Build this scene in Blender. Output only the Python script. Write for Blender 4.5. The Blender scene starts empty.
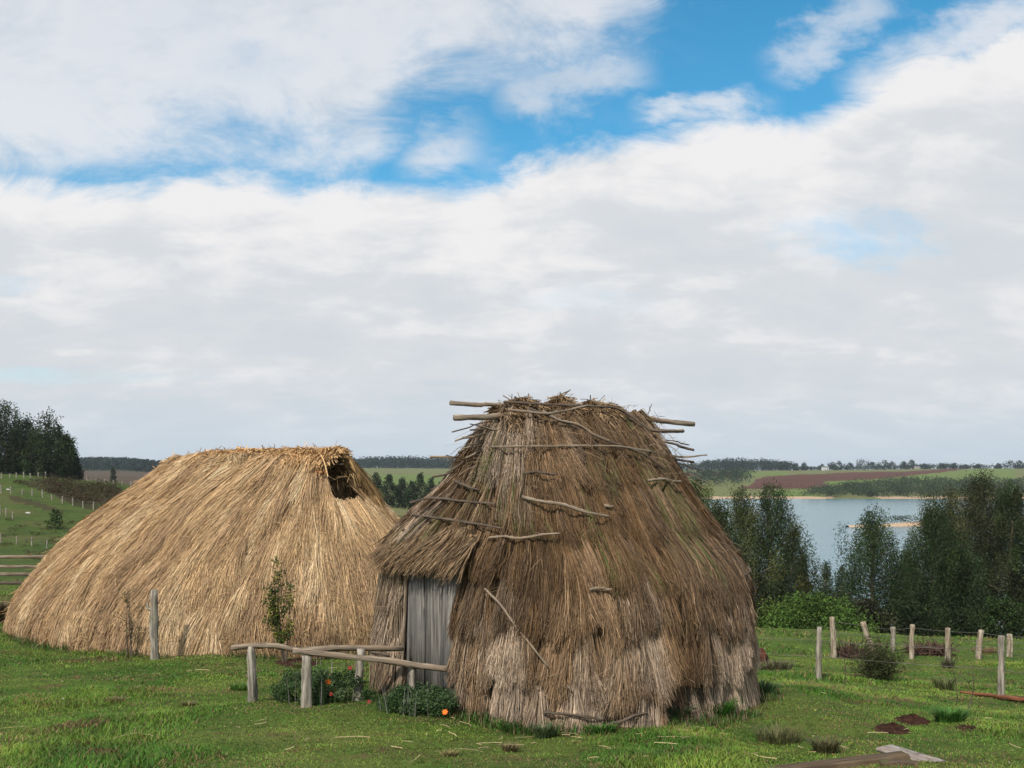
import bpy, math
import numpy as np
from mathutils import Vector

F = 1000.0; CX = 512.0; HY = 470.0          # focal length in pixels, optical column, horizon row
rs = np.random.RandomState
sc = bpy.context.scene
col = sc.collection

# ------------------------------------------------------------------ camera, sky, sun, exposure
cam_d = bpy.data.cameras.new('camera'); cam = bpy.data.objects.new('camera', cam_d); col.objects.link(cam)
cam.location = (0, 0, 0); cam.rotation_euler = (math.radians(90), 0, 0)
cam_d.sensor_width = 36; cam_d.lens = 36 * F / 1024
cam_d.shift_y = (HY - 384) / 1024
cam_d.clip_start = 0.1; cam_d.clip_end = 20000
sc.camera = cam
sc.view_settings.view_transform = 'Standard'; sc.view_settings.look = 'None'
sc.view_settings.exposure = 0.0; sc.view_settings.gamma = 1
sc.cycles.use_denoising = True
sc.cycles.max_bounces = 6; sc.cycles.transparent_max_bounces = 4; sc.cycles.diffuse_bounces = 3
sc.cycles.volume_bounces = 0

SUN_EL = math.radians(44); SUN_AZ = math.radians(-118)   # azimuth measured from +X, counter-clockwise: sun behind-left of the camera
sun_dir = Vector((math.cos(SUN_EL) * math.cos(SUN_AZ), math.cos(SUN_EL) * math.sin(SUN_AZ), math.sin(SUN_EL)))
sl = bpy.data.lights.new('sun', 'SUN'); sun = bpy.data.objects.new('sun', sl); col.objects.link(sun)
sl.energy = 4.1; sl.angle = math.radians(2.0); sl.color = (1.0, 0.94, 0.85)
sun.rotation_euler = (-sun_dir).to_track_quat('-Z', 'Y').to_euler()

world = bpy.data.worlds.new('World'); sc.world = world; world.use_nodes = True
def build_sky():
    nt = world.node_tree; N = nt.nodes; L = nt.links; N.clear()
    def math_n(op, a, b=None, c=None, clamp=False):
        n = N.new('ShaderNodeMath'); n.operation = op; n.use_clamp = clamp
        for i, v in enumerate((a, b, c)):
            if v is None: continue
            if isinstance(v, (int, float)): n.inputs[i].default_value = v
            else: L.new(v, n.inputs[i])
        return n.outputs[0]
    def sstep(v, a, b):
        n = N.new('ShaderNodeMapRange'); n.interpolation_type = 'SMOOTHSTEP'
        L.new(v, n.inputs[0]); n.inputs[1].default_value = a; n.inputs[2].default_value = b
        return n.outputs[0]
    def curve(v, pts):
        n = N.new('ShaderNodeFloatCurve'); cv = n.mapping.curves[0]
        n.mapping.use_clip = False
        while len(cv.points) > 2: cv.points.remove(cv.points[0])
        cv.points[0].location = pts[0]; cv.points[1].location = pts[-1]
        for p in pts[1:-1]: cv.points.new(*p)
        n.mapping.update(); L.new(v, n.inputs['Value']); return n.outputs[0]
    def noise(vec, scale, detail=6, rough=.55, off=(0, 0, 0), sxy=(1, 1, 1), dist=0.0):
        m = N.new('ShaderNodeMapping'); m.inputs['Location'].default_value = off; m.inputs['Scale'].default_value = sxy
        L.new(vec, m.inputs['Vector'])
        n = N.new('ShaderNodeTexNoise'); n.inputs['Scale'].default_value = scale; n.inputs['Detail'].default_value = detail
        n.inputs['Roughness'].default_value = rough; n.inputs['Distortion'].default_value = dist
        L.new(m.outputs[0], n.inputs['Vector']); return n.outputs['Fac']
    sky = N.new('ShaderNodeTexSky'); sky.sky_type = 'NISHITA'; sky.sun_disc = False
    sky.sun_elevation = SUN_EL
    sky.sun_rotation = math.atan2(sun_dir.x, sun_dir.y)
    sky.air_density = 1.0; sky.dust_density = 0.3; sky.ozone_density = 3.0
    tc = N.new('ShaderNodeTexCoord'); sep = N.new('ShaderNodeSeparateXYZ'); L.new(tc.outputs['Generated'], sep.inputs[0])
    X, Y, Z = sep.outputs
    ay = math_n('MAXIMUM', math_n('ABSOLUTE', Y), .06)
    u = math_n('DIVIDE', X, ay); v = math_n('DIVIDE', Z, ay)
    # the cloud deck: a plane overhead, so that the clouds flatten towards the horizon
    zc = math_n('ADD', math_n('MAXIMUM', Z, 0.0), 0.30)
    pl = N.new('ShaderNodeCombineXYZ')
    L.new(math_n('DIVIDE', X, zc), pl.inputs[0]); L.new(math_n('DIVIDE', Y, zc), pl.inputs[1]); P = pl.outputs[0]
    uv = N.new('ShaderNodeCombineXYZ'); L.new(u, uv.inputs[0]); L.new(v, uv.inputs[1]); Q = uv.outputs[0]
    n_big = noise(P, 2.1, 7, .58, (3.1, 1.7, 0)); n_med = noise(P, 5.4, 8, .6, (7.3, 2.2, 0), (.75, 1.1, 1), .3)
    n_q = noise(Q, 9, 10, .66, (1.3, 4.2, .5), (.8, 1.35, 1), .5)
    n_q2 = noise(Q, 26, 7, .6, (5.3, 1.2, .5), (.7, 1.3, 1), .2)
    U01 = math_n('DIVIDE', math_n('ADD', u, .6), 1.2, clamp=True)
    def C(pts): return [((((x - 512) / 1000) + .6) / 1.2, (470 - y) / 600 + .1) for x, y in pts]
    low = curve(U01, C([(-88, 170), (0, 174), (60, 180), (120, 184), (180, 176), (240, 167), (290, 182), (350, 184), (400, 184), (450, 190), (485, 182), (530, 168), (560, 158), (620, 138), (690, 118), (740, 112), (800, 118), (855, 92), (910, 62), (960, 45), (1024, 20), (1100, -10)]))
    upp = curve(U01, C([(-88, 172), (0, 174), (60, 172), (120, 173), (200, 166), (300, 170), (360, 160), (395, 120), (430, 96), (480, 90), (560, 84), (620, 52), (655, 20), (700, -40), (900, -60), (1100, -60)]))
    V = math_n('ADD', math_n('DIVIDE', v, .6), .1)
    dlow = math_n('SUBTRACT', low, V); dupp = math_n('SUBTRACT', V, upp)
    nz = math_n('ADD', math_n('MULTIPLY', math_n('SUBTRACT', n_q, .5), .13), math_n('MULTIPLY', math_n('SUBTRACT', n_q2, .5), .05))
    a_low = sstep(math_n('ADD', dlow, math_n('MULTIPLY', nz, 1.0)), -.022, .034)
    a_upp = sstep(math_n('ADD', dupp, math_n('MULTIPLY', nz, 2.6)), -.08, .12)
    # wisps across the blue: short streaks
    def streak(x0, y0, x1, y1, w):
        ux, uy = (x0 - 512) / 1000, (470 - y0) / 1000; vx, vy = (x1 - 512) / 1000, (470 - y1) / 1000
        dx, dy = vx - ux, vy - uy; LL = math.hypot(dx, dy); dx /= LL; dy /= LL
        a = math_n('ADD', math_n('MULTIPLY', math_n('SUBTRACT', u, ux), dx), math_n('MULTIPLY', math_n('SUBTRACT', v, uy), dy))
        b = math_n('ABSOLUTE', math_n('ADD', math_n('SUBTRACT', math_n('MULTIPLY', math_n('SUBTRACT', v, uy), dx), math_n('MULTIPLY', math_n('SUBTRACT', u, ux), dy)), math_n('MULTIPLY', math_n('SUBTRACT', n_q, .5), .09)))
        ca = math_n('MULTIPLY', sstep(a, -.02, .02), sstep(a, LL + .03, LL - .03))
        return math_n('MULTIPLY', ca, sstep(math_n('ADD', b, math_n('MULTIPLY', math_n('SUBTRACT', n_q2, .5), .07)), w * 1.35, -.006))
    def mx(a, b): return math_n('MAXIMUM', a, b)
    wisps = mx(mx(math_n('MULTIPLY', streak(775, 72, 885, -6, .024), .55), math_n('MULTIPLY', streak(405, 160, 475, 150, .030), .7)),
               mx(math_n('MULTIPLY', streak(500, 96, 640, 72, .030), .62), mx(math_n('MULTIPLY', streak(640, 118, 760, 112, .018), .7), math_n('MULTIPLY', streak(850, 90, 1060, -5, .035), .75))))
    veil = math_n('MULTIPLY', sstep(n_med, .5, .8), .30)
    den = mx(mx(a_low, math_n('MULTIPLY', a_upp, math_n('ADD', .70, math_n('MULTIPLY', n_q, .22)))), mx(wisps, math_n('MULTIPLY', veil, sstep(u, .25, -.1))))
    # thin spots in the deck where blue glimmers through
    def spot(x, y, wx, wy):
        a = math_n('DIVIDE', math_n('SUBTRACT', u, (x - 512) / 1000), wx / 1000); b = math_n('DIVIDE', math_n('SUBTRACT', v, (470 - y) / 1000), wy / 1000)
        r = math_n('ADD', math_n('ADD', math_n('MULTIPLY', a, a), math_n('MULTIPLY', b, b)), math_n('MULTIPLY', math_n('SUBTRACT', n_q2, .45), 2.2))
        return math_n('MULTIPLY', sstep(r, 1.0, 0.0), sstep(n_q, .36, .70))
    thin = mx(mx(math_n('MULTIPLY', spot(865, 238, 120, 42), .45), math_n('MULTIPLY', spot(590, 300, 90, 20), .12)), mx(math_n('MULTIPLY', spot(250, 62, 70, 30), .3), math_n('MULTIPLY', spot(0, 285, 50, 16), .25)))
    thin = mx(thin, math_n('MULTIPLY', spot(20, 376, 230, 12), .28))
    den = math_n('MULTIPLY', den, math_n('SUBTRACT', 1.0, thin))
    # brightness of the deck: white billows over grey bases
    sh = math_n('ADD', math_n('MULTIPLY', n_big, .55), math_n('MULTIPLY', n_med, .45))
    edge = math_n('MULTIPLY', sstep(dlow, .25, .0), .45)
    sh2 = math_n('ADD', math_n('ADD', math_n('MULTIPLY', sstep(sh, .38, .62), .62), math_n('ADD', math_n('MULTIPLY', n_q, .75), math_n('MULTIPLY', n_q2, .22))), math_n('SUBTRACT', edge, .30))
    cr = N.new('ShaderNodeValToRGB'); e = cr.color_ramp.elements
    e[0].position = .15; e[0].color = (.645, .69, .735, 1); e[1].position = .95; e[1].color = (.88, .87, .875, 1)
    m = e.new(.55); m.color = (.71, .735, .765, 1)
    L.new(sh2, cr.inputs[0])
    # towards the horizon the deck turns to an even pale blue-grey
    hz = N.new('ShaderNodeMix'); hz.data_type = 'RGBA'; L.new(math_n('MULTIPLY', sstep(v, .115, .0), .78), hz.inputs[0])
    L.new(cr.outputs[0], hz.inputs[6]); hz.inputs[7].default_value = (.56, .66, .75, 1)
    b1 = N.new('ShaderNodeBackground'); b1.inputs['Strength'].default_value = .15
    hs = N.new('ShaderNodeHueSaturation'); hs.inputs['Saturation'].default_value = 1.32; hs.inputs['Hue'].default_value = .48; hs.inputs['Value'].default_value = 1.02
    L.new(sky.outputs[0], hs.inputs['Color']); L.new(hs.outputs[0], b1.inputs['Color'])
    b2 = N.new('ShaderNodeBackground'); b2.inputs['Strength'].default_value = 1.0; L.new(hz.outputs[2], b2.inputs['Color'])
    ms = N.new('ShaderNodeMixShader'); L.new(den, ms.inputs[0]); L.new(b1.outputs[0], ms.inputs[1]); L.new(b2.outputs[0], ms.inputs[2])
    out = N.new('ShaderNodeOutputWorld'); L.new(ms.outputs[0], out.inputs[0])
build_sky()

# ------------------------------------------------------------------ numpy helpers
def sm(x, a, b):
    t = np.clip((np.asarray(x, float) - a) / (b - a), 0, 1); return t * t * (3 - 2 * t)
def _h(i, j, seed):
    n = (i * 374761393 + j * 668265263 + seed * 974634777) & 0x7fffffff
    n = ((n ^ (n >> 13)) * 1274126177) & 0x7fffffff
    return ((n ^ (n >> 16)) & 0xffff) / 65535.0
def vn(x, y, seed=0):
    x = np.asarray(x, float); y = np.asarray(y, float)
    i = np.floor(x).astype(np.int64); j = np.floor(y).astype(np.int64); fx = x - i; fy = y - j
    fx = fx * fx * (3 - 2 * fx); fy = fy * fy * (3 - 2 * fy)
    a = _h(i, j, seed); b = _h(i + 1, j, seed); c = _h(i, j + 1, seed); d = _h(i + 1, j + 1, seed)
    return (a * (1 - fx) + b * fx) * (1 - fy) + (c * (1 - fx) + d * fx) * fy
def fbm(x, y, seed=0, o=4):
    s = 0; a = .5; t = 0
    for k in range(o):
        s = s + a * vn(x * 2 ** k, y * 2 ** k, seed + k); t += a; a *= .5
    return s / t
def spl(x, pts):
    """monotone-ish smooth interpolation through pts"""
    px = np.array([p[0] for p in pts], float); py = np.array([p[1] for p in pts], float)
    d = np.gradient(py, px); x = np.clip(x, px[0], px[-1])
    k = np.clip(np.searchsorted(px, x, side='right') - 1, 0, len(px) - 2)
    h = px[k + 1] - px[k]; t = (x - px[k]) / h
    return ((2*t**3 - 3*t**2 + 1) * py[k] + (t**3 - 2*t**2 + t) * h * d[k] + (-2*t**3 + 3*t**2) * py[k+1] + (t**3 - t**2) * h * d[k+1])
def nrm(v): return v / np.maximum(np.linalg.norm(v, axis=-1, keepdims=True), 1e-9)

def mesh(name, V, faces, mat, parent=None, colr=None, uv=None, smooth=False):
    """faces: (n,3) or (n,4) array, or list of such arrays. V in the parent's space when a parent is given (parents are not rotated)."""
    V = np.asarray(V, np.float32).reshape(-1, 3)
    if not isinstance(faces, (list, tuple)): faces = [faces]
    faces = [np.asarray(f, np.int32) for f in faces if len(f)]
    me = bpy.data.meshes.new(name)
    me.vertices.add(len(V))
    loops = np.concatenate([f.ravel() for f in faces]); tot = np.concatenate([np.full(len(f), f.shape[1], np.int32) for f in faces])
    me.loops.add(len(loops)); me.polygons.add(len(tot))
    st = np.concatenate([[0], np.cumsum(tot)[:-1]]).astype(np.int32)
    if parent is not None: V = V - np.array(parent.location, np.float32)
    me.vertices.foreach_set('co', V.ravel()); me.loops.foreach_set('vertex_index', loops)
    me.polygons.foreach_set('loop_start', st); me.polygons.foreach_set('loop_total', tot)
    if smooth: me.polygons.foreach_set('use_smooth', np.ones(len(tot), bool))
    me.update(calc_edges=True)
    if colr is not None:
        a = me.color_attributes.new('Col', 'FLOAT_COLOR', 'POINT')
        c = np.ones((len(V), 4), np.float32); c[:, :3] = np.clip(colr, 0, 1); a.data.foreach_set('color', c.ravel())
    if uv is not None:
        l = me.uv_layers.new(name='UVMap'); l.data.foreach_set('uv', np.asarray(uv, np.float32)[loops].ravel())
    me.materials.append(mat)
    o = bpy.data.objects.new(name, me); col.objects.link(o)
    if parent is not None: o.parent = parent
    return o
def tag(o, label=None, cat=None, group=None, kind=None):
    if label: o['label'] = label
    if cat: o['category'] = cat
    if group: o['group'] = group
    if kind: o['kind'] = kind
    return o
def thing(name, loc, label, cat, group=None):
    o = bpy.data.objects.new(name, None); col.objects.link(o); o.location = loc; o.empty_display_size = .2
    return tag(o, label, cat, group)
def copy_thing(o, loc, label=None):
    c = o.copy(); col.objects.link(c); c.location = loc
    if label: c['label'] = label
    for ch in list(o.children):
        k = ch.copy(); col.objects.link(k); k.parent = c
    return c
def ribbons(P, W):
    n, k = P.shape[:2]
    V = np.stack([P - W, P + W], axis=2).reshape(-1, 3)
    b = (np.arange(n) * 2 * k)[:, None]; s = (np.arange(k - 1) * 2)[None]
    q = b + s; Fq = np.stack([q, q + 1, q + 3, q + 2], -1).reshape(-1, 4)
    return V, Fq
def tube(pts, rad, sides=8, seed=0, rough=.08, sub=5, cap=True):
    rough = rough * 1.5
    """an irregular pole through pts; returns V, [quads, caps], uv"""
    pts = np.array(pts, float); m = len(pts); rad = np.broadcast_to(np.array(rad, float), (m,)) if np.ndim(rad) else np.full(m, rad)
    t0 = np.arange(m); t = np.linspace(0, m - 1, (m - 1) * sub + 1)
    P = np.stack([spl(t, list(zip(t0, pts[:, i]))) if m > 2 else np.interp(t, t0, pts[:, i]) for i in range(3)], 1)
    R = np.interp(t, t0, rad); D = nrm(np.gradient(P, axis=0))
    r = rs(seed + 17)
    up = np.array([0, 0, 1.0]) if abs(D[0][2]) < .8 else np.array([1.0, 0, 0])
    S = nrm(np.cross(D, up)); Tn = np.cross(D, S)
    a = np.linspace(0, 2 * np.pi, sides, endpoint=False)
    k = 1 + rough * (r.rand(len(P), sides) - .5) * 2 + rough * 1.5 * (r.rand(1, sides) - .5)
    V = P[:, None] + (R[:, None] * k)[..., None] * (np.cos(a)[None, :, None] * S[:, None] + np.sin(a)[None, :, None] * Tn[:, None])
    n = len(P); L = np.concatenate([[0], np.cumsum(np.linalg.norm(np.diff(P, axis=0), axis=1))])
    uv = np.stack(np.broadcast_arrays((np.arange(sides) / sides)[None, :] * 6.28 * R.mean(), L[:, None] + seed * 1.37), -1).reshape(-1, 2)
    i = np.arange(n - 1)[:, None] * sides; j = np.arange(sides)[None]; j2 = (j + 1) % sides
    Fq = np.stack([i + j, i + j2, i + sides + j2, i + sides + j], -1).reshape(-1, 4)
    V = V.reshape(-1, 3); fs = [Fq]
    if cap:
        V = np.vstack([V, P[:1] - D[:1] * R[0] * .15, P[-1:] + D[-1:] * R[-1] * .15]); uv = np.vstack([uv, [[0, 0]], [[0, 0.1]]])
        c0, c1 = n * sides, n * sides + 1; j = np.arange(sides); j2 = (j + 1) % sides
        fs.append(np.concatenate([np.stack([np.full(sides, c0), j2, j], 1), np.stack([np.full(sides, c1), (n-1)*sides + j, (n-1)*sides + j2], 1)]))
    return V, fs, uv
class Join:
    def __init__(s): s.V = []; s.F = {}; s.U = []; s.C = []; s.n = 0
    def add(s, V, fs, uv=None, c=None):
        if not isinstance(fs, (list, tuple)): fs = [fs]
        for f in fs: s.F.setdefault(f.shape[1], []).append(f + s.n)
        s.V.append(V); s.n += len(V)
        s.U.append(uv if uv is not None else np.zeros((len(V), 2)))
        if c is not None: s.C.append(np.broadcast_to(c, (len(V), 3)))
    def out(s, name, mat, parent=None, smooth=False):
        return mesh(name, np.vstack(s.V), [np.vstack(f) for f in s.F.values()], mat, parent, np.vstack(s.C) if s.C else None, np.vstack(s.U), smooth)
def box(c, ax, ay, az, h, rnd=0, seed=0):
    """a board: centre, three axes, half sizes, its corners a little off square"""
    c = np.array(c, float); A = [np.array(a, float) for a in (ax, ay, az)]; r = rs(seed)
    V = []; U = []
    for i in (-1, 1):
        for j in (-1, 1):
            for k in (-1, 1):
                V.append(c + A[0] * h[0] * i + A[1] * h[1] * j + A[2] * h[2] * k + (r.rand(3) - .5) * rnd)
                U.append(((h[1] * j + k * h[2]) + seed, h[0] * i + seed * .7))
    Q = np.array([[0, 1, 3, 2], [4, 6, 7, 5], [0, 4, 5, 1], [2, 3, 7, 6], [0, 2, 6, 4], [1, 5, 7, 3]])
    return np.array(V), [Q], np.array(U)

# ------------------------------------------------------------------ materials
def material(name):
    m = bpy.data.materials.new(name); m.use_nodes = True; nt = m.node_tree; nt.nodes.clear()
    b = nt.nodes.new('ShaderNodeBsdfPrincipled'); o = nt.nodes.new('ShaderNodeOutputMaterial'); nt.links.new(b.outputs[0], o.inputs[0])
    return m, nt, b
def mix_by_noise(nt, a, b, scale, vec=None, lo=.4, hi=.6, detail=5, blend='MIX'):
    n = nt.nodes.new('ShaderNodeTexNoise'); n.inputs['Scale'].default_value = scale; n.inputs['Detail'].default_value = detail
    if vec is not None: nt.links.new(vec, n.inputs['Vector'])
    r = nt.nodes.new('ShaderNodeMapRange'); r.inputs[1].default_value = lo; r.inputs[2].default_value = hi; nt.links.new(n.outputs['Fac'], r.inputs[0])
    x = nt.nodes.new('ShaderNodeMix'); x.data_type = 'RGBA'; x.blend_type = blend; nt.links.new(r.outputs[0], x.inputs[0])
    for s, v in ((x.inputs[6], a), (x.inputs[7], b)):
        if isinstance(v, tuple): s.default_value = (*v, 1)
        else: nt.links.new(v, s)
    return x.outputs[2]
def coords(nt, which='Object', scale=(1, 1, 1)):
    t = nt.nodes.new('ShaderNodeTexCoord'); m = nt.nodes.new('ShaderNodeMapping'); m.inputs['Scale'].default_value = scale
    nt.links.new(t.outputs[which], m.inputs[0]); return m.outputs[0]
def mat_col(name, rough=.85, nscale=8, lo=(.75, .75, .75), spec=.25, trans=0, vec_scale=(1, 1, 1)):
    """colour from the mesh's own per-strand colour, broken up by noise"""
    m, nt, b = material(name); a = nt.nodes.new('ShaderNodeAttribute'); a.attribute_name = 'Col'
    c = mix_by_noise(nt, lo, (1.0, 1.0, 1.0), nscale, coords(nt, 'Object', vec_scale), .3, .6)
    x = nt.nodes.new('ShaderNodeMix'); x.data_type = 'RGBA'; x.blend_type = 'MULTIPLY'; x.inputs[0].default_value = 1
    nt.links.new(a.outputs['Color'], x.inputs[6]); nt.links.new(c, x.inputs[7]); nt.links.new(x.outputs[2], b.inputs['Base Color'])
    b.inputs['Roughness'].default_value = rough; b.inputs['Specular IOR Level'].default_value = spec
    if trans:
        tr = nt.nodes.new('ShaderNodeBsdfTranslucent'); nt.links.new(x.outputs[2], tr.inputs[0])
        ms = nt.nodes.new('ShaderNodeMixShader'); ms.inputs[0].default_value = trans
        nt.links.new(b.outputs[0], ms.inputs[1]); nt.links.new(tr.outputs[0], ms.inputs[2])
        nt.links.new(ms.outputs[0], nt.nodes['Material Output'].inputs[0])
    return m
def mat_plain(name, c1, c2, scale=5, rough=.9, c3=None, bump=.0, bscale=30, spec=.2):
    m, nt, b = material(name); v = coords(nt)
    c = mix_by_noise(nt, c1, c2, scale, v)
    if c3: c = mix_by_noise(nt, c, c3, scale * 3.3, v, .55, .7)
    nt.links.new(c, b.inputs['Base Color']); b.inputs['Roughness'].default_value = rough; b.inputs['Specular IOR Level'].default_value = spec
    if bump:
        n = nt.nodes.new('ShaderNodeTexNoise'); n.inputs['Scale'].default_value = bscale; nt.links.new(v, n.inputs['Vector'])
        bp = nt.nodes.new('ShaderNodeBump'); bp.inputs['Strength'].default_value = bump; bp.inputs['Distance'].default_value = .05
        nt.links.new(n.outputs['Fac'], bp.inputs['Height']); nt.links.new(bp.outputs[0], b.inputs['Normal'])
    return m
def mat_wood(name, c1, c2, c3, sx=90, sy=5, stain=None):
    """weathered wood: grain along the UV's second axis (metres)"""
    m, nt, b = material(name); uvn = nt.nodes.new('ShaderNodeUVMap'); mp = nt.nodes.new('ShaderNodeMapping'); mp.inputs['Scale'].default_value = (sx, sy, 1)
    nt.links.new(uvn.outputs[0], mp.inputs[0])
    c = mix_by_noise(nt, c1, c2, 1.0, mp.outputs[0], .42, .58)
    o = coords(nt)
    c = mix_by_noise(nt, c, c3, 2.2, o, .45, .75)
    if stain: c = mix_by_noise(nt, c, stain, 7, o, .58, .72)
    n2 = nt.nodes.new('ShaderNodeTexNoise'); n2.inputs['Scale'].default_value = 1.7; nt.links.new(mp.outputs[0], n2.inputs['Vector'])
    r = nt.nodes.new('ShaderNodeMapRange'); r.inputs[1].default_value = .62; r.inputs[2].default_value = .72; nt.links.new(n2.outputs['Fac'], r.inputs[0])
    x = nt.nodes.new('ShaderNodeMix'); x.data_type = 'RGBA'; nt.links.new(r.outputs[0], x.inputs[0]); nt.links.new(c, x.inputs[6]); x.inputs[7].default_value = (*(v * .3 for v in c1), 1)
    nt.links.new(x.outputs[2], b.inputs['Base Color']); b.inputs['Roughness'].default_value = .85; b.inputs['Specular IOR Level'].default_value = .25
    bp = nt.nodes.new('ShaderNodeBump'); bp.inputs['Strength'].default_value = .5; bp.inputs['Distance'].default_value = .01
    nt.links.new(n2.outputs['Fac'], bp.inputs['Height']); nt.links.new(bp.outputs[0], b.inputs['Normal'])
    return m
M = {}
M['thatch'] = mat_col('straw', .72, 30, (.72, .70, .68), .3)
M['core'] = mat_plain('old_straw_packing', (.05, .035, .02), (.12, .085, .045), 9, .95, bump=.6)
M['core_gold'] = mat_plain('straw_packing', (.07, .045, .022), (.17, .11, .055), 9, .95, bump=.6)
M['grass'] = mat_col('grass_blades', .6, 3, (.8, .8, .8), .3, .25)
M['leaf'] = mat_col('leaves', .65, 1.2, (.7, .72, .7), .15, .18)
M['farleaf'] = mat_col('distant_leaves', .8, .05, (.75, .75, .75), .1)
M['bark'] = mat_wood('bark', (.13, .105, .075), (.24, .20, .15), (.18, .145, .105), 12, 2)
M['pole'] = mat_wood('weathered_pole', (.12, .09, .065), (.31, .25, .185), (.25, .18, .12), 30, 2.5)
M['darkpole'] = mat_wood('dark_stick', (.06, .045, .035), (.15, .115, .085), (.10, .075, .055), 70, 4)
M['grey_post'] = mat_wood('grey_post', (.15, .135, .11), (.38, .34, .28), (.24, .205, .16), 26, 2.2, (.28, .27, .16))
M['pale_post'] = mat_wood('pale_post', (.17, .13, .09), (.42, .36, .28), (.27, .20, .135), 20, 2.2, (.20, .18, .12))
M['door'] = mat_wood('door_boards', (.088, .080, .070), (.225, .208, .185), (.12, .118, .113), 30, 1.2)
M['beam'] = mat_wood('mossy_beam', (.055, .038, .024), (.12, .085, .05), (.085, .06, .035), 40, 3, (.07, .08, .03))
M['plank'] = mat_wood('bleached_plank', (.17, .15, .135), (.33, .295, .26), (.25, .19, .165), 24, 2.5, (.12, .09, .07))
M['red_branch'] = mat_wood('peeled_branch', (.14, .05, .025), (.28, .11, .055), (.20, .08, .04), 40, 3)
M['orange_wood'] = mat_plain('cut_end', (.35, .10, .03), (.45, .15, .05), 8)
M['soil'] = mat_plain('bare_soil', (.03, .013, .008), (.06, .026, .015), 14, .95, (.10, .045, .025), .8, 60)
M['rust'] = mat_plain('dark_rusty_wood', (.035, .012, .008), (.09, .03, .018), 9, .9)
M['wire'] = mat_plain('fence_wire', (.10, .09, .08), (.2, .18, .16), 3, .5)
M['stone'] = mat_plain('pale_stone', (.42, .40, .36), (.6, .58, .53), 9, .9, bump=.4)
M['white_wall'] = mat_plain('white_wall', (.62, .63, .62), (.75, .75, .74), .2, .8)
M['tan_wall'] = mat_plain('tan_wall', (.42, .38, .30), (.5, .45, .36), .2, .8)
M['roof'] = mat_plain('farm_roof', (.22, .22, .22), (.32, .32, .32), .2, .7)
M['glass'] = mat_plain('dark_window', (.02, .025, .03), (.03, .035, .04), .5, .2)
M['petal'] = mat_plain('orange_petals', (.75, .13, .01), (.85, .22, .015), 60, .6)
M['petal_red'] = mat_plain('red_petals', (.16, .012, .008), (.26, .02, .012), 60, .6)
M['flower_eye'] = mat_plain('flower_centre', (.12, .04, .01), (.3, .16, .02), 90, .8)

# ------------------------------------------------------------------ terrain
PROF = {
 -1.0: [(0,-1.6),(9,-2.6),(13.5,-3.0),(18,-3.3),(23,-3.5),(30,-3.7),(60,-5.5),(100,-6),(130,-4),(160,-1),(200,3),(260,4),(400,3),(700,2),(1000,4),(1400,8),(1700,10),(2200,10),(4500,0)],
 -.512:[(0,-1.6),(9,-2.62),(13.5,-3.0),(18,-3.34),(23,-3.56),(30,-3.85),(60,-6.3),(100,-7.9),(130,-6.3),(160,-3.3),(180,-1.15),(200,-1.0),(260,-3),(400,-6),(700,-5),(1000,-4),(1300,2),(1600,7),(2000,5),(4500,-10)],
 -.40: [(0,-1.6),(9,-2.62),(13.5,-3.02),(18,-3.38),(23,-3.62),(30,-3.95),(60,-6.6),(100,-8.2),(130,-7.0),(160,-4.3),(180,-2.5),(200,-2.4),(260,-7),(400,-8),(700,-4.5),(1000,-4),(1300,2),(1600,6.0),(2000,3),(4500,-10)],
 -.34: [(0,-1.6),(9,-2.62),(13.5,-3.02),(18,-3.38),(23,-3.62),(30,-4.05),(60,-7),(100,-9),(130,-9),(160,-7.5),(180,-6),(200,-6.2),(260,-9),(400,-10),(700,-8),(1000,-6),(1300,-2),(1600,-1),(2000,-3),(4500,-10)],
 -.15: [(0,-1.6),(9,-2.63),(13.5,-2.98),(18,-3.45),(23,-3.9),(30,-4.4),(60,-6.8),(100,-8.8),(150,-10),(250,-11.6),(340,-12.2),(500,-11),(700,-8),(1000,-5),(1500,2.5),(1700,4),(2200,2),(4500,-10)],
 .05:  [(0,-1.6),(9,-2.63),(11,-2.88),(13.5,-2.98),(16,-3.2),(18,-3.6),(23,-4.3),(30,-5.2),(60,-9),(110,-15),(150,-18),(300,-21),(500,-22),(700,-19),(1000,-8),(1450,1),(2000,0),(4500,-12)],
 .25:  [(0,-1.6),(9,-2.63),(11,-2.88),(13.5,-3.0),(16,-3.45),(18,-3.8),(21,-4.25),(27,-4.95),(35,-5.6),(45,-7.3),(60,-10.4),(80,-14.3),(110,-18.9),(135,-20.8),(200,-23),(600,-24),(670,-21.2),(690,-20.1),(705,-19.5),(800,-17),(900,-12.5),(1050,-7.5),(1250,-3.2),(1450,-.6),(1700,-3),(4500,-18)],
 .5:   [(0,-1.6),(9,-2.63),(11,-2.9),(13.5,-3.3),(16,-3.75),(18,-4.08),(21,-4.5),(27,-5.1),(35,-5.95),(45,-7.8),(60,-10.9),(80,-14.6),(110,-19),(135,-20.8),(200,-23),(600,-24),(670,-21.2),(690,-20.1),(705,-19.5),(800,-16),(900,-11.5),(1050,-6),(1250,-1),(1450,2.2),(1700,-1),(4500,-18)],
 1.0:  [(0,-1.6),(9,-2.8),(13.5,-3.5),(18,-4.2),(27,-5.2),(35,-6),(45,-8),(60,-11),(80,-14.8),(110,-19),(135,-20.8),(200,-23),(600,-24),(670,-21.2),(690,-20.1),(705,-19.5),(800,-15),(900,-10),(1050,-5),(1250,0),(1450,4),(1700,1),(4500,-18)],
}
_us = sorted(PROF)
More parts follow.
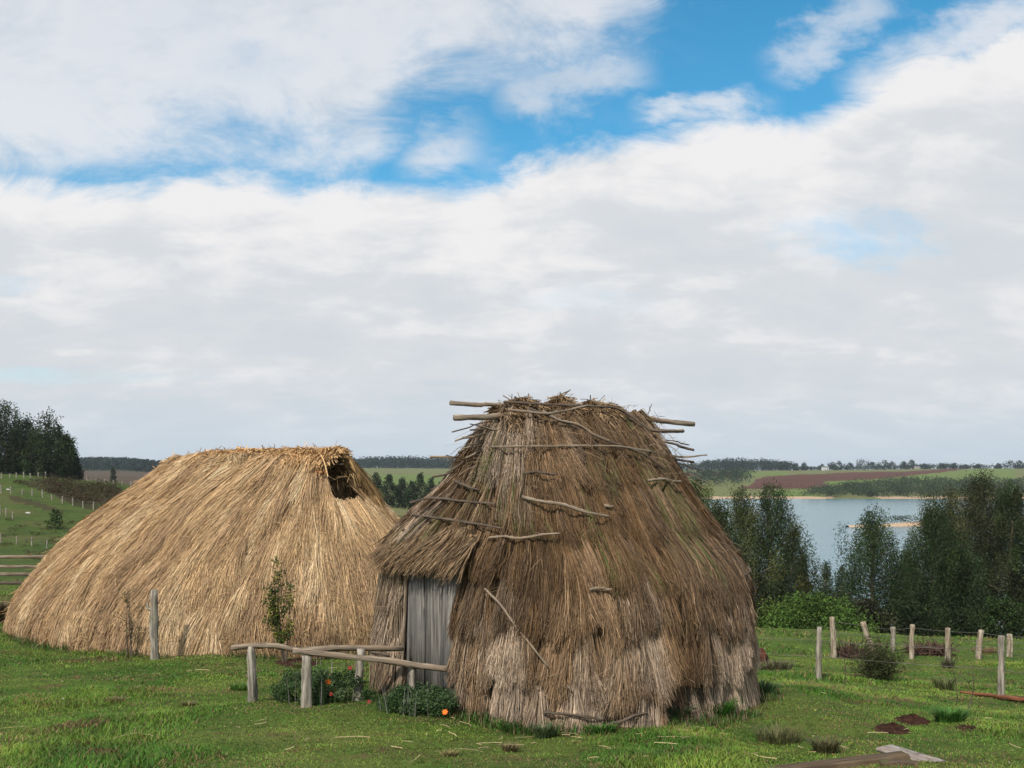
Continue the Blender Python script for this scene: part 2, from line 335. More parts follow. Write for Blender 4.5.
def H0(x, y):
    x = np.asarray(x, float); y = np.asarray(y, float); yy = np.clip(y, 0, 4500)
    ly = np.log(yy + 6); u = np.clip(x / np.maximum(yy, 8), -1, 1)
    zs = np.stack([spl(ly, [(math.log(a + 6), b) for a, b in PROF[k]]) for k in _us])
    k = np.clip(np.searchsorted(_us, u, side='right') - 1, 0, len(_us) - 2); ua = np.array(_us)
    t = (u - ua[k]) / (ua[k + 1] - ua[k]); t = t * t * (3 - 2 * t)
    flat = zs.reshape(len(_us), -1); i = np.arange(flat.shape[1]); kk = k.ravel()
    z = (flat[kk, i].reshape(x.shape) * (1 - t) + flat[kk + 1, i].reshape(x.shape) * t)
    return np.where(y < 0, -1.6 - .02 * y, z)
def H(x, y):
    x = np.asarray(x, float); y = np.asarray(y, float)
    near = sm(y, 70, 40)
    z = H0(x, y) + near * ((fbm(x * 1.1, y * 1.1, 3, 3) - .5) * .09 + (fbm(x * .35, y * .35, 9, 2) - .5) * .14)
    far = sm(y, 60, 160) * (z > -19.9)
    return z + far * (fbm(x / 14, y / 14, 21, 3) - .5) * np.clip(y / 300, .3, 1.2)
def px(p): return CX + F * p[..., 0] / np.maximum(p[..., 1], .1), HY - F * p[..., 2] / np.maximum(p[..., 1], .1)
def at(X, Yp, ymin=6, ymax=2500, last=False):
    """where the sight line of a spot in the photograph meets the ground"""
    Y = np.exp(np.linspace(math.log(ymin), math.log(ymax), 6000)); x = (X - CX) / F * Y
    d = (HY - Yp) / F * Y - H(x, Y); k = np.nonzero(d < 0)[0]
    if len(k) == 0: k = [int(np.argmin(d / Y))]
    k = k[0]; return np.array([x[k], Y[k], float(H(x[k], Y[k]))])
def on(x, y): return np.array([x, y, float(H(x, y))])
def onX(X, Y): return on((X - CX) / F * Y, Y)

def inpoly(X, Y, poly):
    c = np.zeros(X.shape, bool); n = len(poly)
    for i in range(n):
        x0, y0 = poly[i]; x1, y1 = poly[(i + 1) % n]
        if y0 == y1: continue
        c ^= ((y0 > Y) != (y1 > Y)) & (X < (x1 - x0) * (Y - y0) / (y1 - y0) + x0)
    return c

def mat_ground(name, pal, far=False, sc_=.12):
    m, nt, b = material(name); v = coords(nt)
    s = sc_ if far else 1
    c = mix_by_noise(nt, pal[0], pal[1], 1.1 * s, v, .38, .62)
    c = mix_by_noise(nt, c, pal[2], .35 * s, v, .5, .68)
    c = mix_by_noise(nt, c, pal[3], 2.7 * s, v, .58, .72)
    c = mix_by_noise(nt, c, tuple(a * .55 for a in pal[0]), 9 * s, v, .5, .75)
    nt.links.new(c, b.inputs['Base Color']); b.inputs['Roughness'].default_value = .95; b.inputs['Specular IOR Level'].default_value = .1
    n = nt.nodes.new('ShaderNodeTexNoise'); n.inputs['Scale'].default_value = 26 * (s * .5 if far else 1); nt.links.new(v, n.inputs['Vector']); n.inputs['Detail'].default_value = 6
    bp = nt.nodes.new('ShaderNodeBump'); bp.inputs['Strength'].default_value = .7; bp.inputs['Distance'].default_value = .5 if far else .06
    nt.links.new(n.outputs['Fac'], bp.inputs['Height']); nt.links.new(bp.outputs[0], b.inputs['Normal'])
    return m
M['lawn'] = mat_ground('near_turf', [(.050,.088,.016), (.08,.125,.022), (.11,.125,.034), (.12,.085,.04)])
M['pasture'] = mat_ground('pasture', [(.050,.085,.018), (.075,.115,.024), (.105,.105,.036), (.085,.065,.035)], True, .4)
M['rough'] = mat_ground('rough_bank', [(.045,.055,.018), (.065,.06,.026), (.085,.05,.032), (.035,.045,.016)], True, .4)
M['stubble'] = mat_ground('stubble', [(.075,.055,.035), (.09,.065,.04), (.085,.055,.038), (.07,.06,.035)], True)
M['plowed'] = mat_ground('plowed_soil', [(.085,.036,.024), (.10,.043,.028), (.08,.038,.026), (.115,.055,.034)], True)
M['bright'] = mat_ground('young_crop', [(.105,.155,.035), (.13,.18,.045), (.135,.165,.05), (.10,.135,.04)], True)
M['dull'] = mat_ground('dull_pasture', [(.12,.135,.05), (.15,.165,.06), (.16,.15,.07), (.10,.12,.04)], True)
M['sand'] = mat_ground('sand', [(.42,.30,.19), (.50,.37,.25), (.36,.22,.14), (.45,.33,.22)], True)
M['woodfloor'] = mat_ground('wood_floor', [(.03,.045,.018), (.04,.055,.02), (.05,.05,.025), (.03,.04,.015)], True)

def build_terrain():
    U = np.concatenate([np.linspace(-1.25, -.62, 40)[:-1], np.linspace(-.62, .62, 560), np.linspace(.62, 1.25, 40)[1:]])
    Yr = np.concatenate([np.linspace(-15, 6, 12)[:-1], np.linspace(6, 40, 210)[:-1], np.exp(np.linspace(math.log(40), math.log(250), 120))[:-1],
                         np.exp(np.linspace(math.log(250), math.log(4400), 230))])
    Ug, Yg = np.meshgrid(U, Yr); Xg = Ug * (Yg + 20) / 1.0
    Xg = np.where(Yg > 100, Ug * (Yg + 20 * np.clip((400 - Yg) / 300, 0, 1)), Xg)
    Z = H(Xg, Yg); V = np.stack([Xg, Yg, Z], -1); nr, nc = Xg.shape
    i = np.arange(nr - 1)[:, None] * nc; j = np.arange(nc - 1)[None]
    Fq = np.stack([i + j, i + j + 1, i + nc + j + 1, i + nc + j], -1).reshape(-1, 4)
    Vf = V.reshape(-1, 3); cen = Vf[Fq].mean(1); PX, PY = px(cen); Yc = cen[:, 1]; Zc = cen[:, 2]
    wob = (fbm(cen[:, 0] / 40, Yc / 40, 5, 3) - .5)
    PXw = PX + wob * 10; PYw = PY + wob * 1.2
    cls = np.where(Yc < 48, 0, 1)
    right = (Yc > 600) & (PX > 660)
    cls[right] = 4
    def fld(k, poly, cond): cls[cond & inpoly(PXw, PYw, poly)] = k
    fld(2, [(755,482),(761,477),(790,475.2),(860,472),(905,471.5),(954,468.5),(965,469.5),(912,475.4),(887,478),(850,480.5),(824,481.5),(832,488.3),(773,489),(740,489)], right)
    fld(2, [(680,472.6),(742,472.2),(745,475.4),(680,476.5)], right)
    fld(3, [(741,472.2),(786,472),(790,475),(742,476)], right)
    fld(5, [(825,481.8),(887,478.2),(915,475),(960,469.8),(1015,468.5),(1015,482.5),(960,483),(880,485),(834,488)], right)
    fld(5, [(773,489.5),(800,489),(826,497.5),(775,499)], right)
    cls[right & (Zc > -20.4) & (Zc < -19.0) & (Yc < 760) & (fbm(cen[:, 0] / 60, Yc / 60, 8, 2) > .3)] = 6
    mid = (Yc > 280) & (PX < 500) & (PX > 200)
    cls[mid] = 4
    fld(3, [(380,475),(445,475),(445,484),(380,486)], mid)
    lf = (Yc > 220) & (PX <= 200)
    cls[lf & (Yc < 1150)] = 9
    cls[lf & (Yc >= 1150)] = 7
    cls[(Yc > 120) & (Yc < 176) & inpoly(PX + wob * 30, PY + wob * 8, [(18,481),(62,477),(112,484),(128,500),(112,513),(80,508),(50,493),(30,486)])] = 8
    cls[(Yc > 48) & (Yc < 176) & inpoly(PX + wob * 20, PY + wob * 5, [(12,497),(30,499),(68,512),(66,517),(40,508),(14,501)])] = 8
    spec = {0: ('ground', 'lawn'), 1: ('pasture', 'pasture'), 2: ('plowed_field', 'plowed'), 3: ('crop_field', 'bright'), 4: ('distant_hillside', 'dull'),
            5: ('meadow', 'bright'), 6: ('beach', 'sand'), 7: ('wooded_hill', 'woodfloor'), 8: ('rough_bank', 'rough'), 9: ('stubble_field', 'stubble')}
    for k, (nm, mt) in spec.items():
        f = Fq[cls == k]
        if not len(f): continue
        used, inv = np.unique(f, return_inverse=True)
        tag(mesh(nm, Vf[used], inv.reshape(-1, 4), M[mt], smooth=True), kind='structure')
build_terrain()

def build_water():
    m, nt, b = material('lake_water'); v = coords(nt, 'Object', (.25, 1, 1))
    c = mix_by_noise(nt, (.045, .14, .18), (.07, .19, .225), .012, v)
    nt.links.new(c, b.inputs['Base Color']); b.inputs['Roughness'].default_value = .16; b.inputs['IOR'].default_value = 1.33
    n = nt.nodes.new('ShaderNodeTexNoise'); n.inputs['Scale'].default_value = .8; n.inputs['Detail'].default_value = 5; nt.links.new(v, n.inputs['Vector'])
    bp = nt.nodes.new('ShaderNodeBump'); bp.inputs['Strength'].default_value = .35; bp.inputs['Distance'].default_value = .3
    nt.links.new(n.outputs['Fac'], bp.inputs['Height']); nt.links.new(bp.outputs[0], b.inputs['Normal'])
    V = np.array([(-60, 90, -20), (1300, 90, -20), (1600, 900, -20), (-60, 900, -20)], float)
    tag(mesh('lake', V, np.array([[0, 1, 2, 3]]), m), kind='structure')
    # sand spit reaching into the lake
    n = 60; s = np.linspace(0, 1, n); cx = 118 + s * 170; cy = 352 + 16 * np.sin(s * 3.0) + s * 20; wid = 3 + 13 * sm(s, 0, .35); hgt = .5 + 1.0 * sm(s, 0, .3)
    a = np.linspace(-1, 1, 11); X = cx[:, None] + 0 * a[None]; Yv = cy[:, None] + a[None] * wid[:, None]; Z = -20.3 + (hgt[:, None] + .3) * (1 - a[None] ** 2) + (fbm(X / 5, Yv / 5, 4, 2) - .5) * .3
    i = np.arange(n - 1)[:, None] * 11; j = np.arange(10)[None]
    Fq = np.stack([i + j, i + 11 + j, i + 12 + j, i + j + 1], -1).reshape(-1, 4)
    tag(mesh('sand_spit', np.stack([X, Yv, Z], -1), Fq, M['sand'], smooth=True), kind='structure')
build_water()

# ------------------------------------------------------------------ thatched huts
class Hut:
    def __init__(s, C, zb, Ht, outline, ridge_half, ridge_w, phi, gpts, shift=(0, 0), sag=0.0):
        s.C = np.array(C, float); s.zb = zb; s.Ht = Ht; s.rh = ridge_half; s.rw = ridge_w; s.A = np.array([math.cos(phi), math.sin(phi)])
        s.g = gpts; s.shift = np.array(shift, float); s.sag = sag; s.bulge = 0.0
        a = np.array([math.atan2(y, x) for x, y in outline]); r = np.array([math.hypot(x, y) for x, y in outline]); k = np.argsort(a)
        a, r = a[k], r[k]; s.oa = np.concatenate([a[-2:] - 2*np.pi, a, a[:2] + 2*np.pi]); s.orr = np.concatenate([r[-2:], r, r[:2]])
    def R(s, th):
        th = (th + np.pi) % (2 * np.pi) - np.pi; return spl(th, list(zip(s.oa, s.orr)))
    def P(s, th, t, off=0.0):
        """point on the thatch at plan angle th and height share t"""
        g = np.clip(spl(np.clip(t, 0, 1), s.g), 0, 1.2)[..., None]
        if s.bulge: g = g + (s.bulge * sm(np.abs(((th + 2.85 + np.pi) % (2 * np.pi)) - np.pi), .85, .2) * np.exp(-((t - .57) / .12) ** 2) * sm(t, .44, .50))[..., None]
        d = np.stack([np.cos(th), np.sin(th)], -1); B = d * s.R(th)[..., None]
        B_perp = np.array([-s.A[1], s.A[0]]); c = d @ s.A; w = d @ B_perp
        Rg = (np.sign(c) * np.abs(c) ** .6 * s.rh)[..., None] * s.A + (w * s.rw)[..., None] * B_perp
        xy = s.C + s.shift * (1 - g) + g * B + (1 - g) * Rg
        down = np.minimum(t, 0); sg = s.sag * np.sin(np.pi * np.clip((c + 1) / 2, 0, 1)) * (1 - g[..., 0])
        z = s.zb + s.Ht * np.minimum(t, 1) - sg
        p = np.concatenate([xy, z[..., None]], -1)
        if np.ndim(off) or off: p = p + s.N(th, t) * np.asarray(off)[..., None]
        return p
    def N(s, th, t):
        e = .02; a = s.P(th + e, t) - s.P(th - e, t); tt = np.clip(t, .02, .97); b = s.P(th, tt + .015) - s.P(th, tt - .015)
        return nrm(np.cross(a, b))
    def core(s, name, mat, parent, off, cut=None):
        th = np.linspace(-np.pi, np.pi, 161)[:-1]; t = np.concatenate([np.linspace(-.06, .9, 50), np.linspace(.92, 1, 8)])
        TH, T = np.meshgrid(th, t); o = off + (fbm(TH * 4, T * 9, 3, 3) - .5) * .06
        if cut is not None: o = o - cut(TH, T)
        V = s.P(TH, T, o); n = len(th); i = np.arange(len(t) - 1)[:, None] * n; j = np.arange(n)[None]; j2 = (j + 1) % n
        Fq = np.stack([i + j, i + j2, i + n + j2, i + n + j], -1).reshape(-1, 4)
        V = V.reshape(-1, 3); V = np.vstack([V, V[-n:].mean(0)]); k = len(V) - 1; j = np.arange(n)
        cap = np.stack([(len(t) - 1) * n + j, (len(t) - 1) * n + (j + 1) % n, np.full(n, k)], 1)
        return mesh(name, V, [Fq, cap], mat, parent, smooth=True)
    def sample(s, n, r, t0=0., t1=1.):
        """random (th, t) with even cover, thinner on the side away from the camera"""
        th = r.rand(n * 4) * 2 * np.pi - np.pi; t = t0 + (t1 - t0) * r.rand(n * 4)
        e = .01; a = np.linalg.norm(s.P(th + e, t) - s.P(th - e, t), axis=-1); N = s.N(th, t); p = s.P(th, t)
        face = -(N * nrm(p)).sum(-1)
        w = (a / a.max()) * np.where(face < -.25, .3, 1.0)
        k = r.rand(n * 4) < w / np.quantile(w, .9); th, t = th[k], t[k]
        return th[:n], t[:n]
    def find(s, X, Y, k=None):
        """(th, t) on the camera side seen at a spot of the photograph"""
        if not hasattr(s, '_grid'):
            TH, T = np.meshgrid(np.linspace(-np.pi, 0.25, 500), np.linspace(0, 1, 400)); P = s.P(TH, T); f = (s.N(TH, T) * P).sum(-1) < 0
            s._grid = (TH, T, *px(P), f, P)
        TH, T, A, B, f, P = s._grid; d = (A - X) ** 2 + (B - Y) ** 2 + np.where(f, 0, 1e4); i = np.unravel_index(np.argmin(d), d.shape)
        return TH[i], T[i], P[i]

def strands(th0, t0, dth, dt, hut, off0, off1, w, r, curl=.02, k=4):
    n = len(th0); S = np.linspace(0, 1, k)[None]
    th = th0[:, None] + dth[:, None] * S; t = t0[:, None] + dt[:, None] * S
    off = off0[:, None] * (1 - S) + off1[:, None] * S
    P = hut.P(th, t, off) + (r.rand(n, k, 3) - .5) * curl * S[..., None]
    D = nrm(P[:, -1] - P[:, 0]); Nn = hut.N(th0, t0); side = nrm(np.cross(D, Nn)); roll = (r.rand(n) - .5) * 2.2
    Wd = side * np.cos(roll)[:, None] + Nn * np.sin(roll)[:, None]
    taper = np.interp(np.linspace(0, 1, k), [0, .6, 1], [1, .9, .3])
    return ribbons(P, Wd[:, None] * (w[:, None] * taper[None])[..., None])

# --- the old hut
small = Hut((.76, 13.5), -3.05, 3.86,
            [(-2.42, -.12), (-2.05, -.55), (-1.45, -1.22), (-.98, -1.70), (-.2, -2.18), (.35, -2.18), (.95, -1.95), (1.68, -1.42), (2.22, -.72), (2.43, 0.1), (2.15, 1.2), (1.2, 2.0), (-.2, 2.2), (-1.55, 1.7), (-2.3, .8)],
            .98, .13, math.radians(25), [(0, 1), (.13, 1.0), (.27, .99), (.4, .95), (.46, .90), (.6, .66), (.72, .48), (.8, .36), (.88, .25), (.95, .13), (1.0, 0.02)], (.07, 0), .06)
small.bulge = .17
DOOR_C = np.array([-1.02, 12.62]); DOOR_N = nrm(np.array([-.76, -.65])); DOOR_T = np.array([-DOOR_N[1], DOOR_N[0]]); DOOR_W = .56; DOOR_TOP = -1.20
if DOOR_T[0] < 0: DOOR_T = -DOOR_T
def door_zone(p, grow=0.0):
    q = p[..., :2] - DOOR_C; a = q @ DOOR_T; b = q @ DOOR_N
    return (np.abs(a + .0) < DOOR_W + grow) & (b > -1.3) & (p[..., 2] < DOOR_TOP + .05)
TIERS = [(-.03, .17), (.15, .34), (.30, .44), (.405, .62), (.58, .78), (.75, .92), (.88, 1.0)]
def tier_edge(th, i):
    e = TIERS[i][0] + (0 if i == 0 else .075 * (fbm(th * 2.2 + i * 7, i * 3.3, 41, 3) - .5) * 2)
    if i == 3: k = sm(np.abs(th + 2.55), .85, .38); e = e * (1 - k) + .49 * k
    return e
def old_hut():
    r = rs(5)
    root = thing('thatched_hut', (.76, 13.5, -3.0), 'old hut of shaggy grey-brown thatch with a grey board door and sticks on its roof', 'hut')
    small.core('straw_wall', M['core'], root, -.05, lambda TH, T: np.where(door_zone(small.P(TH, np.clip(T, 0, 1)), .02), .42, 0))
    # strands, tier over tier from the ground up
    n = 330000; th, tt = small.sample(n, r, -.02, 1.02)
    i = np.zeros(len(th), int)
    for k in range(len(TIERS)): i[tt > tier_edge(th, k) + .01] = k
    cell = np.floor(th * 16 + i * 5.3 + .6 * fbm(th * 20, tt * 6, 2, 2)).astype(np.int64); cell2 = np.floor(th * 55 + tt * 3).astype(np.int64)
    ck = lambda s, c=cell: _h(c, i.astype(np.int64) * 7, s)
    edge = np.select([i == k for k in range(len(TIERS))], [tier_edge(th, k) for k in range(len(TIERS))])
    top = np.array([b for a, b in TIERS])[i]
    edge = edge + (ck(1) - .5) * np.where(i >= 4, .07, .05) + (ck(5, cell2) - .5) * .05 + (r.rand(len(th)) - .5) * .045
    L = (.10 + .07 * r.rand(len(th)))
    t1 = np.maximum(tt - L, edge); t0 = np.minimum(t1 + L * (.8 + .4 * r.rand(len(th))), 1.03)
    f1 = np.clip((top - t1) / (top - edge + .02), 0, 1); f0 = np.clip((top - t0) / (top - edge + .02), 0, 1)
    lump = (fbm(th * 9, tt * 7, 55, 3) - .5) * .13 + (fbm(th * 17, tt * 3.2, 56, 2) - .5) * .20 + (fbm(th * 38, tt * 4.5, 57, 2) - .5) * .10 + (ck(8) - .5) * .04
    depth = r.rand(len(th)) * .06
    lip = np.where(i == 3, .10 * sm(np.abs(th + 2.5), .85, .3), 0)          # the eave over the door
    amp = np.array([.12, .12, .10, .055, .022, .018, .015])[i] * (.35 + 1.3 * fbm(th * 3 + i * 3.1, i * 1.7, 64, 2))
    off1 = -.02 + amp * f1 ** 1.3 + lump + depth + lip * f1; off0 = -.04 + amp * f0 ** 1.3 + lump + depth * .6 + lip * f0
    lean = (ck(2) - .5) * .05 + (ck(6, cell2) - .5) * .045 + (r.rand(len(th)) - .5) * .045
    lean = lean + (fbm(th * 10, tt * 8, 67, 3) - .5) * .16
    lean = lean + np.where(tt > .5, .03 * (fbm(th * 3, tt * 4, 66, 2) - .5) * 4, 0)
    # colours: grey-beige at the foot and on the right flank, mossy brown across the middle of the roof
    P = small.P(th, np.clip(tt, 0, 1)); X, Yp = px(P)
    moss = sm(fbm(P[:, 0] * 1.0 + 3, P[:, 2] * 1.3, 77, 3) + .34 * np.exp(-((X - 610) / 90) ** 2 - ((Yp - 500) / 85) ** 2) * 1.5 - .12 * sm(Yp, 590, 680) - .10 * sm(X, 660, 740), .42, .66)
    pale = sm(fbm(P[:, 0] * 2.6, P[:, 2] * 1.3, 99, 3) + .22 * np.exp(-((X - 512) / 16) ** 2 - ((Yp - 480) / 45) ** 2) + .16 * sm(Yp, 540, 710) + .16 * sm(X, 655, 735), .46, .72)
    base = np.array([.33, .21, .115]); cm = np.array([.125, .068, .024]); cp = np.array([.60, .465, .345])
    c = base + (cp - base) * pale[:, None] * .85; c = c + (cm - c) * (moss * .85)[:, None]
    j = r.rand(len(th)); c = c * (.50 + .62 * r.rand(len(th)))[:, None] * (.72 + .5 * ck(3, cell2))[:, None] * (.85 + .3 * ck(4))[:, None]
    c = np.where((j < .07)[:, None], c * 1.35 + .03, c); c = np.where((j > .86)[:, None], c * .45, c)
    green = (r.rand(len(th)) < .38) & (fbm(P[:, 0] * 3 + 9, P[:, 2] * 3, 12, 2) > .62) & (Yp < 560)
    c = np.where(green[:, None], np.array([.10, .115, .03]) * (.6 + .7 * r.rand(len(th)))[:, None], c)
    keep = ~(door_zone(P, -.03) | door_zone(small.P(th + lean, np.clip(t1, 0, 1)), -.03))
    Vs, Fs = strands(th, t0, lean, t1 - t0, small, off0, off1, .0022 + .0030 * r.rand(len(th)), r, .06)
    Vs = Vs.reshape(len(th), -1, 3)[keep]; m = len(Vs); k = Vs.shape[1]
    Fs = (np.arange(m)[:, None, None] * k + Fs.reshape(len(th), -1, 4)[0][None]).reshape(-1, 4)
    mesh('thatch', Vs, Fs, M['thatch'], root, np.repeat(c[keep], k, 0))
    # loose straws sticking out in every direction
    n = 5200; th, tt = small.sample(n, r, .02, 1.0); n = len(th); P0 = small.P(th, tt, .10 + .08 * r.rand(n)); ok = ~door_zone(P0, .05) & ((tt > .80) | (r.rand(n) < .10))
    P0 = P0[ok]; n = len(P0); D = nrm(r.normal(size=(n, 3)) * np.array([1, 1, .45]) + np.array([0, 0, -.35])); Ln = .08 + .22 * r.rand(n)
    S = np.linspace(0, 1, 4)[None, :, None]; Q = P0[:, None] + D[:, None] * Ln[:, None, None] * S + np.array([0, 0, -.12]) * (Ln[:, None, None] * S ** 2)
    Wd = nrm(np.cross(D, r.normal(size=(n, 3))))[:, None] * (.0016 + .0014 * r.rand(n))[:, None, None]
    V, Fq = ribbons(Q, Wd * np.ones((1, 4, 1))); cc = np.array([.24, .165, .095]) * (.45 + .9 * r.rand(n))[:, None]
    mesh('loose_straw', V, Fq, M['thatch'], root, np.repeat(cc, 8, 0))
    # tangled straw lying along the ridge
    n = 9000; a = (r.rand(n) * 2 - 1) * (small.rh + .05); b = np.clip(r.normal(size=n) * .13, -.3, .3)
    A3 = np.array([*small.A, 0]); B3 = np.array([-small.A[1], small.A[0], 0]); C3 = np.array([*small.C, small.zb + small.Ht])
    hump = .0 + .26 * (fbm(a * 3.1 + 5, 0 * a, 31, 3) - .2) + .11 * np.exp(-((a + .12) / .10) ** 2) + .07 * np.exp(-((a - .42) / .12) ** 2) + .06 * np.exp(-((a + .7) / .1) ** 2)
    P0 = C3 + A3 * a[:, None] + B3 * b[:, None] + np.array([0, 0, 1.]) * (hump - np.abs(b) * .75 - .06 * r.rand(n))[:, None]
    D = nrm(A3 * (r.normal(size=n) * .9)[:, None] + B3 * (np.sign(b) * .8 + r.normal(size=n) * .5)[:, None] + np.array([0, 0, 1.]) * (-np.abs(b) * 3 + r.normal(size=n) * .16)[:, None])
    Ln = .15 + .3 * r.rand(n); Q = P0[:, None] + D[:, None] * Ln[:, None, None] * (S - .5) - np.array([0, 0, .5]) * ((S - .5) ** 2 * Ln[:, None, None])
    V, Fq = ribbons(Q, nrm(np.cross(D, r.normal(size=(n, 3))))[:, None] * (.004 + .004 * r.rand(n))[:, None, None] * np.ones((1, 4, 1)))
    cc = np.array([.30, .20, .11]) * (.35 + .95 * r.rand(n))[:, None]
    mesh('ridge_straw', V, Fq, M['thatch'], root, np.repeat(cc, 8, 0))
    # bundles hanging in front of the wall left and right of the door, and the fringe over it
    def bundle(name, p0, p1, wid, n, cbase, seed, spread=.05, dirn=None):
        q = rs(seed); u_ = q.rand(n); s0 = q.rand(n) * .75; ln = .2 + .3 * q.rand(n)
        T3 = np.array([*DOOR_T, 0]); N3 = np.array([*DOOR_N, 0]); p0 = np.array(p0, float); p1 = np.array(p1, float)
        Pp = p0 + (p1 - p0) * s0[:, None] + T3 * ((u_ - .5) * wid)[:, None] + N3 * (.05 * q.rand(n))[:, None]
        D = nrm(nrm(p1 - p0) + q.normal(size=(n, 3)) * spread)
        Q = Pp[:, None] + D[:, None] * ln[:, None, None] * S
        Q[..., 2] = np.maximum(Q[..., 2], H(Q[..., 0], Q[..., 1]) + .01)
        V, Fq = ribbons(Q, nrm(np.cross(D, N3 + q.normal(size=(n, 3)) * .6))[:, None] * (.004 + .004 * q.rand(n))[:, None, None] * np.array([1, 1, .8, .3])[None, :, None])
        cc = np.array(cbase) * (.4 + .9 * q.rand(n))[:, None]; return V, Fq, np.repeat(cc, 8, 0)
    J = Join()
    def dp(a, b, z): return (DOOR_C[0] + DOOR_T[0] * a + DOOR_N[0] * b, DOOR_C[1] + DOOR_T[1] * a + DOOR_N[1] * b, z)
    for (a0, a1, z0, z1, n, sd) in ((-.72, -.76, -1.25, -3.0, 2600, 3), (-.86, -.95, -1.3, -3.05, 3000, 4), (-.98, -1.08, -1.35, -3.05, 1800, 8)):
        V, Fq, cc = bundle('b', dp(a0, .02, z0), dp(a1, .12, z1), .30, n, (.27, .20, .13), sd); J.add(V, Fq, None, cc)
    for (a0, n, sd) in ((-.82, 1000, 16), (-.64, 1100, 11), (-.42, 1100, 12), (-.15, 1100, 13), (.12, 1100, 14), (.38, 1000, 17), (.60, 800, 18)):
        sg = .04 * math.sin(sd * 2.7); V, Fq, cc = bundle('b', dp(a0, -.16, -.74 + sg), dp(a0 - .02, .06, -1.03 + sg), .44, n, (.25, .165, .09), sd, .16); J.add(V, Fq, None, cc)
    J.out('thatch', M['thatch'], root)
    # door: boards with gaps, frame poles, battens
    zb = -2.98; J = Join(); q = rs(3); T3 = (*DOOR_T, 0); N3 = (*DOOR_N, 0)
    edges = [-.56, -.45, -.12, .24, .56]
    for k in range(4):
        a, b = edges[k], edges[k + 1]; bx = box(dp((a + b) / 2, .0 + .012 * (k % 2), (zb + DOOR_TOP) / 2 - .02 * (k % 3)), (0, 0, 1), T3, N3, ((DOOR_TOP - zb) / 2 + .05, (b - a) / 2 - .011, .014), .012, k + 3)
        J.add(*bx)
    door = J.out('door', M['door'], root)
    for z in (-1.55, -2.55):
        V, Fq, uv = box(dp(.02, -.03, z), T3, (0, 0, 1), N3, (.46, .04, .015), .01, 7); mesh('batten', V, Fq, M['door'], door, uv=uv)
    J = Join()
    for z in (-1.56, -2.04, -2.5):
        for a in (-.3, .08, .38):
            V, Fq, uv = box(dp(a + .02 * q.rand(), .022, z + .03 * q.rand()), T3, N3, (0, 0, 1), (.008, .005, .008), .003, 2); mesh('nail', V, Fq, M['darkpole'], door, uv=uv)
    for k, (a, b, tilt, rad) in enumerate(((-.60, .05, -.03, .042), (-.52, .04, .05, .028), (-.72, .03, -.06, .03), (.555, -.02, .0, .03))):
        V, fs, uv = tube([dp(a - tilt, b + .06, zb - .02), dp(a, b + .02, -2.1), dp(a + tilt, b, DOOR_TOP + .05)], [rad, rad * .9, rad * .8], 9, 30 + k); mesh('door_post', V, fs, M['pole'], root, uv=uv, smooth=True)
    V, fs, uv = tube([dp(-.78, .02, DOOR_TOP + .03), dp(0, .06, DOOR_TOP + .0), dp(.7, .02, DOOR_TOP + .02)], .035, 9, 40); mesh('lintel', V, fs, M['darkpole'], root, uv=uv, smooth=True)
    V, fs, uv = tube([dp(-1.05, .22, -2.42), dp(-.85, .25, -2.40), dp(-.62, .14, -2.41)], .018, 7, 41); mesh('tie_stick', V, fs, M['darkpole'], root, uv=uv, smooth=True)
    # sticks lying on the thatch: followed over the surface, some running out past it
    def stick(pts, wpx, mat, lift=.16, seed=0, name='roof_stick', ends=None):
        pp = []
        if len(pts) < 4 and not ends: pts = [pts[0]] + [((a[0] + b[0]) / 2 + (seed % 3 - 1), (a[1] + b[1]) / 2 + ((seed * 7) % 5 - 2) * .45) if j_ == 0 else b for a, b in zip(pts[:-1], pts[1:]) for j_ in (0, 1)]
        for k, (X, Y) in enumerate(pts):
            th_, t_, p = small.find(X, Y); nn = small.N(np.array([th_]), np.array([t_]))[0]
            if ends and k in ends: d = ends[k]; pp.append(np.array([(X - CX) / F * d, d, (HY - Y) / F * d]))
            else: pp.append(p + nn * (lift - .03 + .015 * math.sin(k * 2.3 + seed)) + np.array([0, 0, .009 * math.sin(k * 4.1 + seed * 1.7)]))
        d = np.mean([p[1] for p in pp]); V, fs, uv = tube(pp, [wpx * .80 / 2 / F * d] * (len(pp) - 1) + [wpx * .5 / 2 / F * d], 7, seed, .20, 6)
        mesh(name, V, fs, M[mat], root, uv=uv, smooth=True)
    stick([(508,409),(552,412),(590,404),(615,419),(644,435),(668,431),(684,431)], 3.4, 'darkpole', .17, 1, ends={6: 13.9, 5: 13.3})
    stick([(508,410),(530,412),(552,413),(588,405.5)], 3.4, 'pole', .19, 21, ends={0: 12.78, 1: 12.8, 2: 12.85, 3: 13.1})
    stick([(528,417),(564,431),(600,446),(636,460),(662,478)], 3.2, 'darkpole', .17, 2)
    stick([(540,420),(572,434),(606,448)], 2.6, 'pole', .19, 22)
    stick([(497,450),(525,451),(602,453),(640,455),(680,457),(707,455)], 2.6, 'pole', .16, 3, ends={5: 13.5})
    stick([(526,502),(560,512),(605,524)], 3.6, 'pole', .18, 4)
    stick([(492,543),(525,543),(560,541)], 3.2, 'pole', .16, 5)
    stick([(410,503),(440,505),(470,506),(500,508)], 3.4, 'darkpole', .16, 6, ends={0: 12.9})
    stick([(420,521),(450,524),(480,529),(508,534)], 3.0, 'darkpole', .17, 7)
    stick([(430,489),(445,481),(459,475)], 3.0, 'darkpole', .15, 8)
    stick([(462,486),(472,490),(484,495)], 3.6, 'darkpole', .16, 9)
    stick([(527,477),(545,479),(555,480)], 3.0, 'darkpole', .15, 10)
    stick([(643,486),(658,486),(673,488)], 3.6, 'pole', .17, 11)
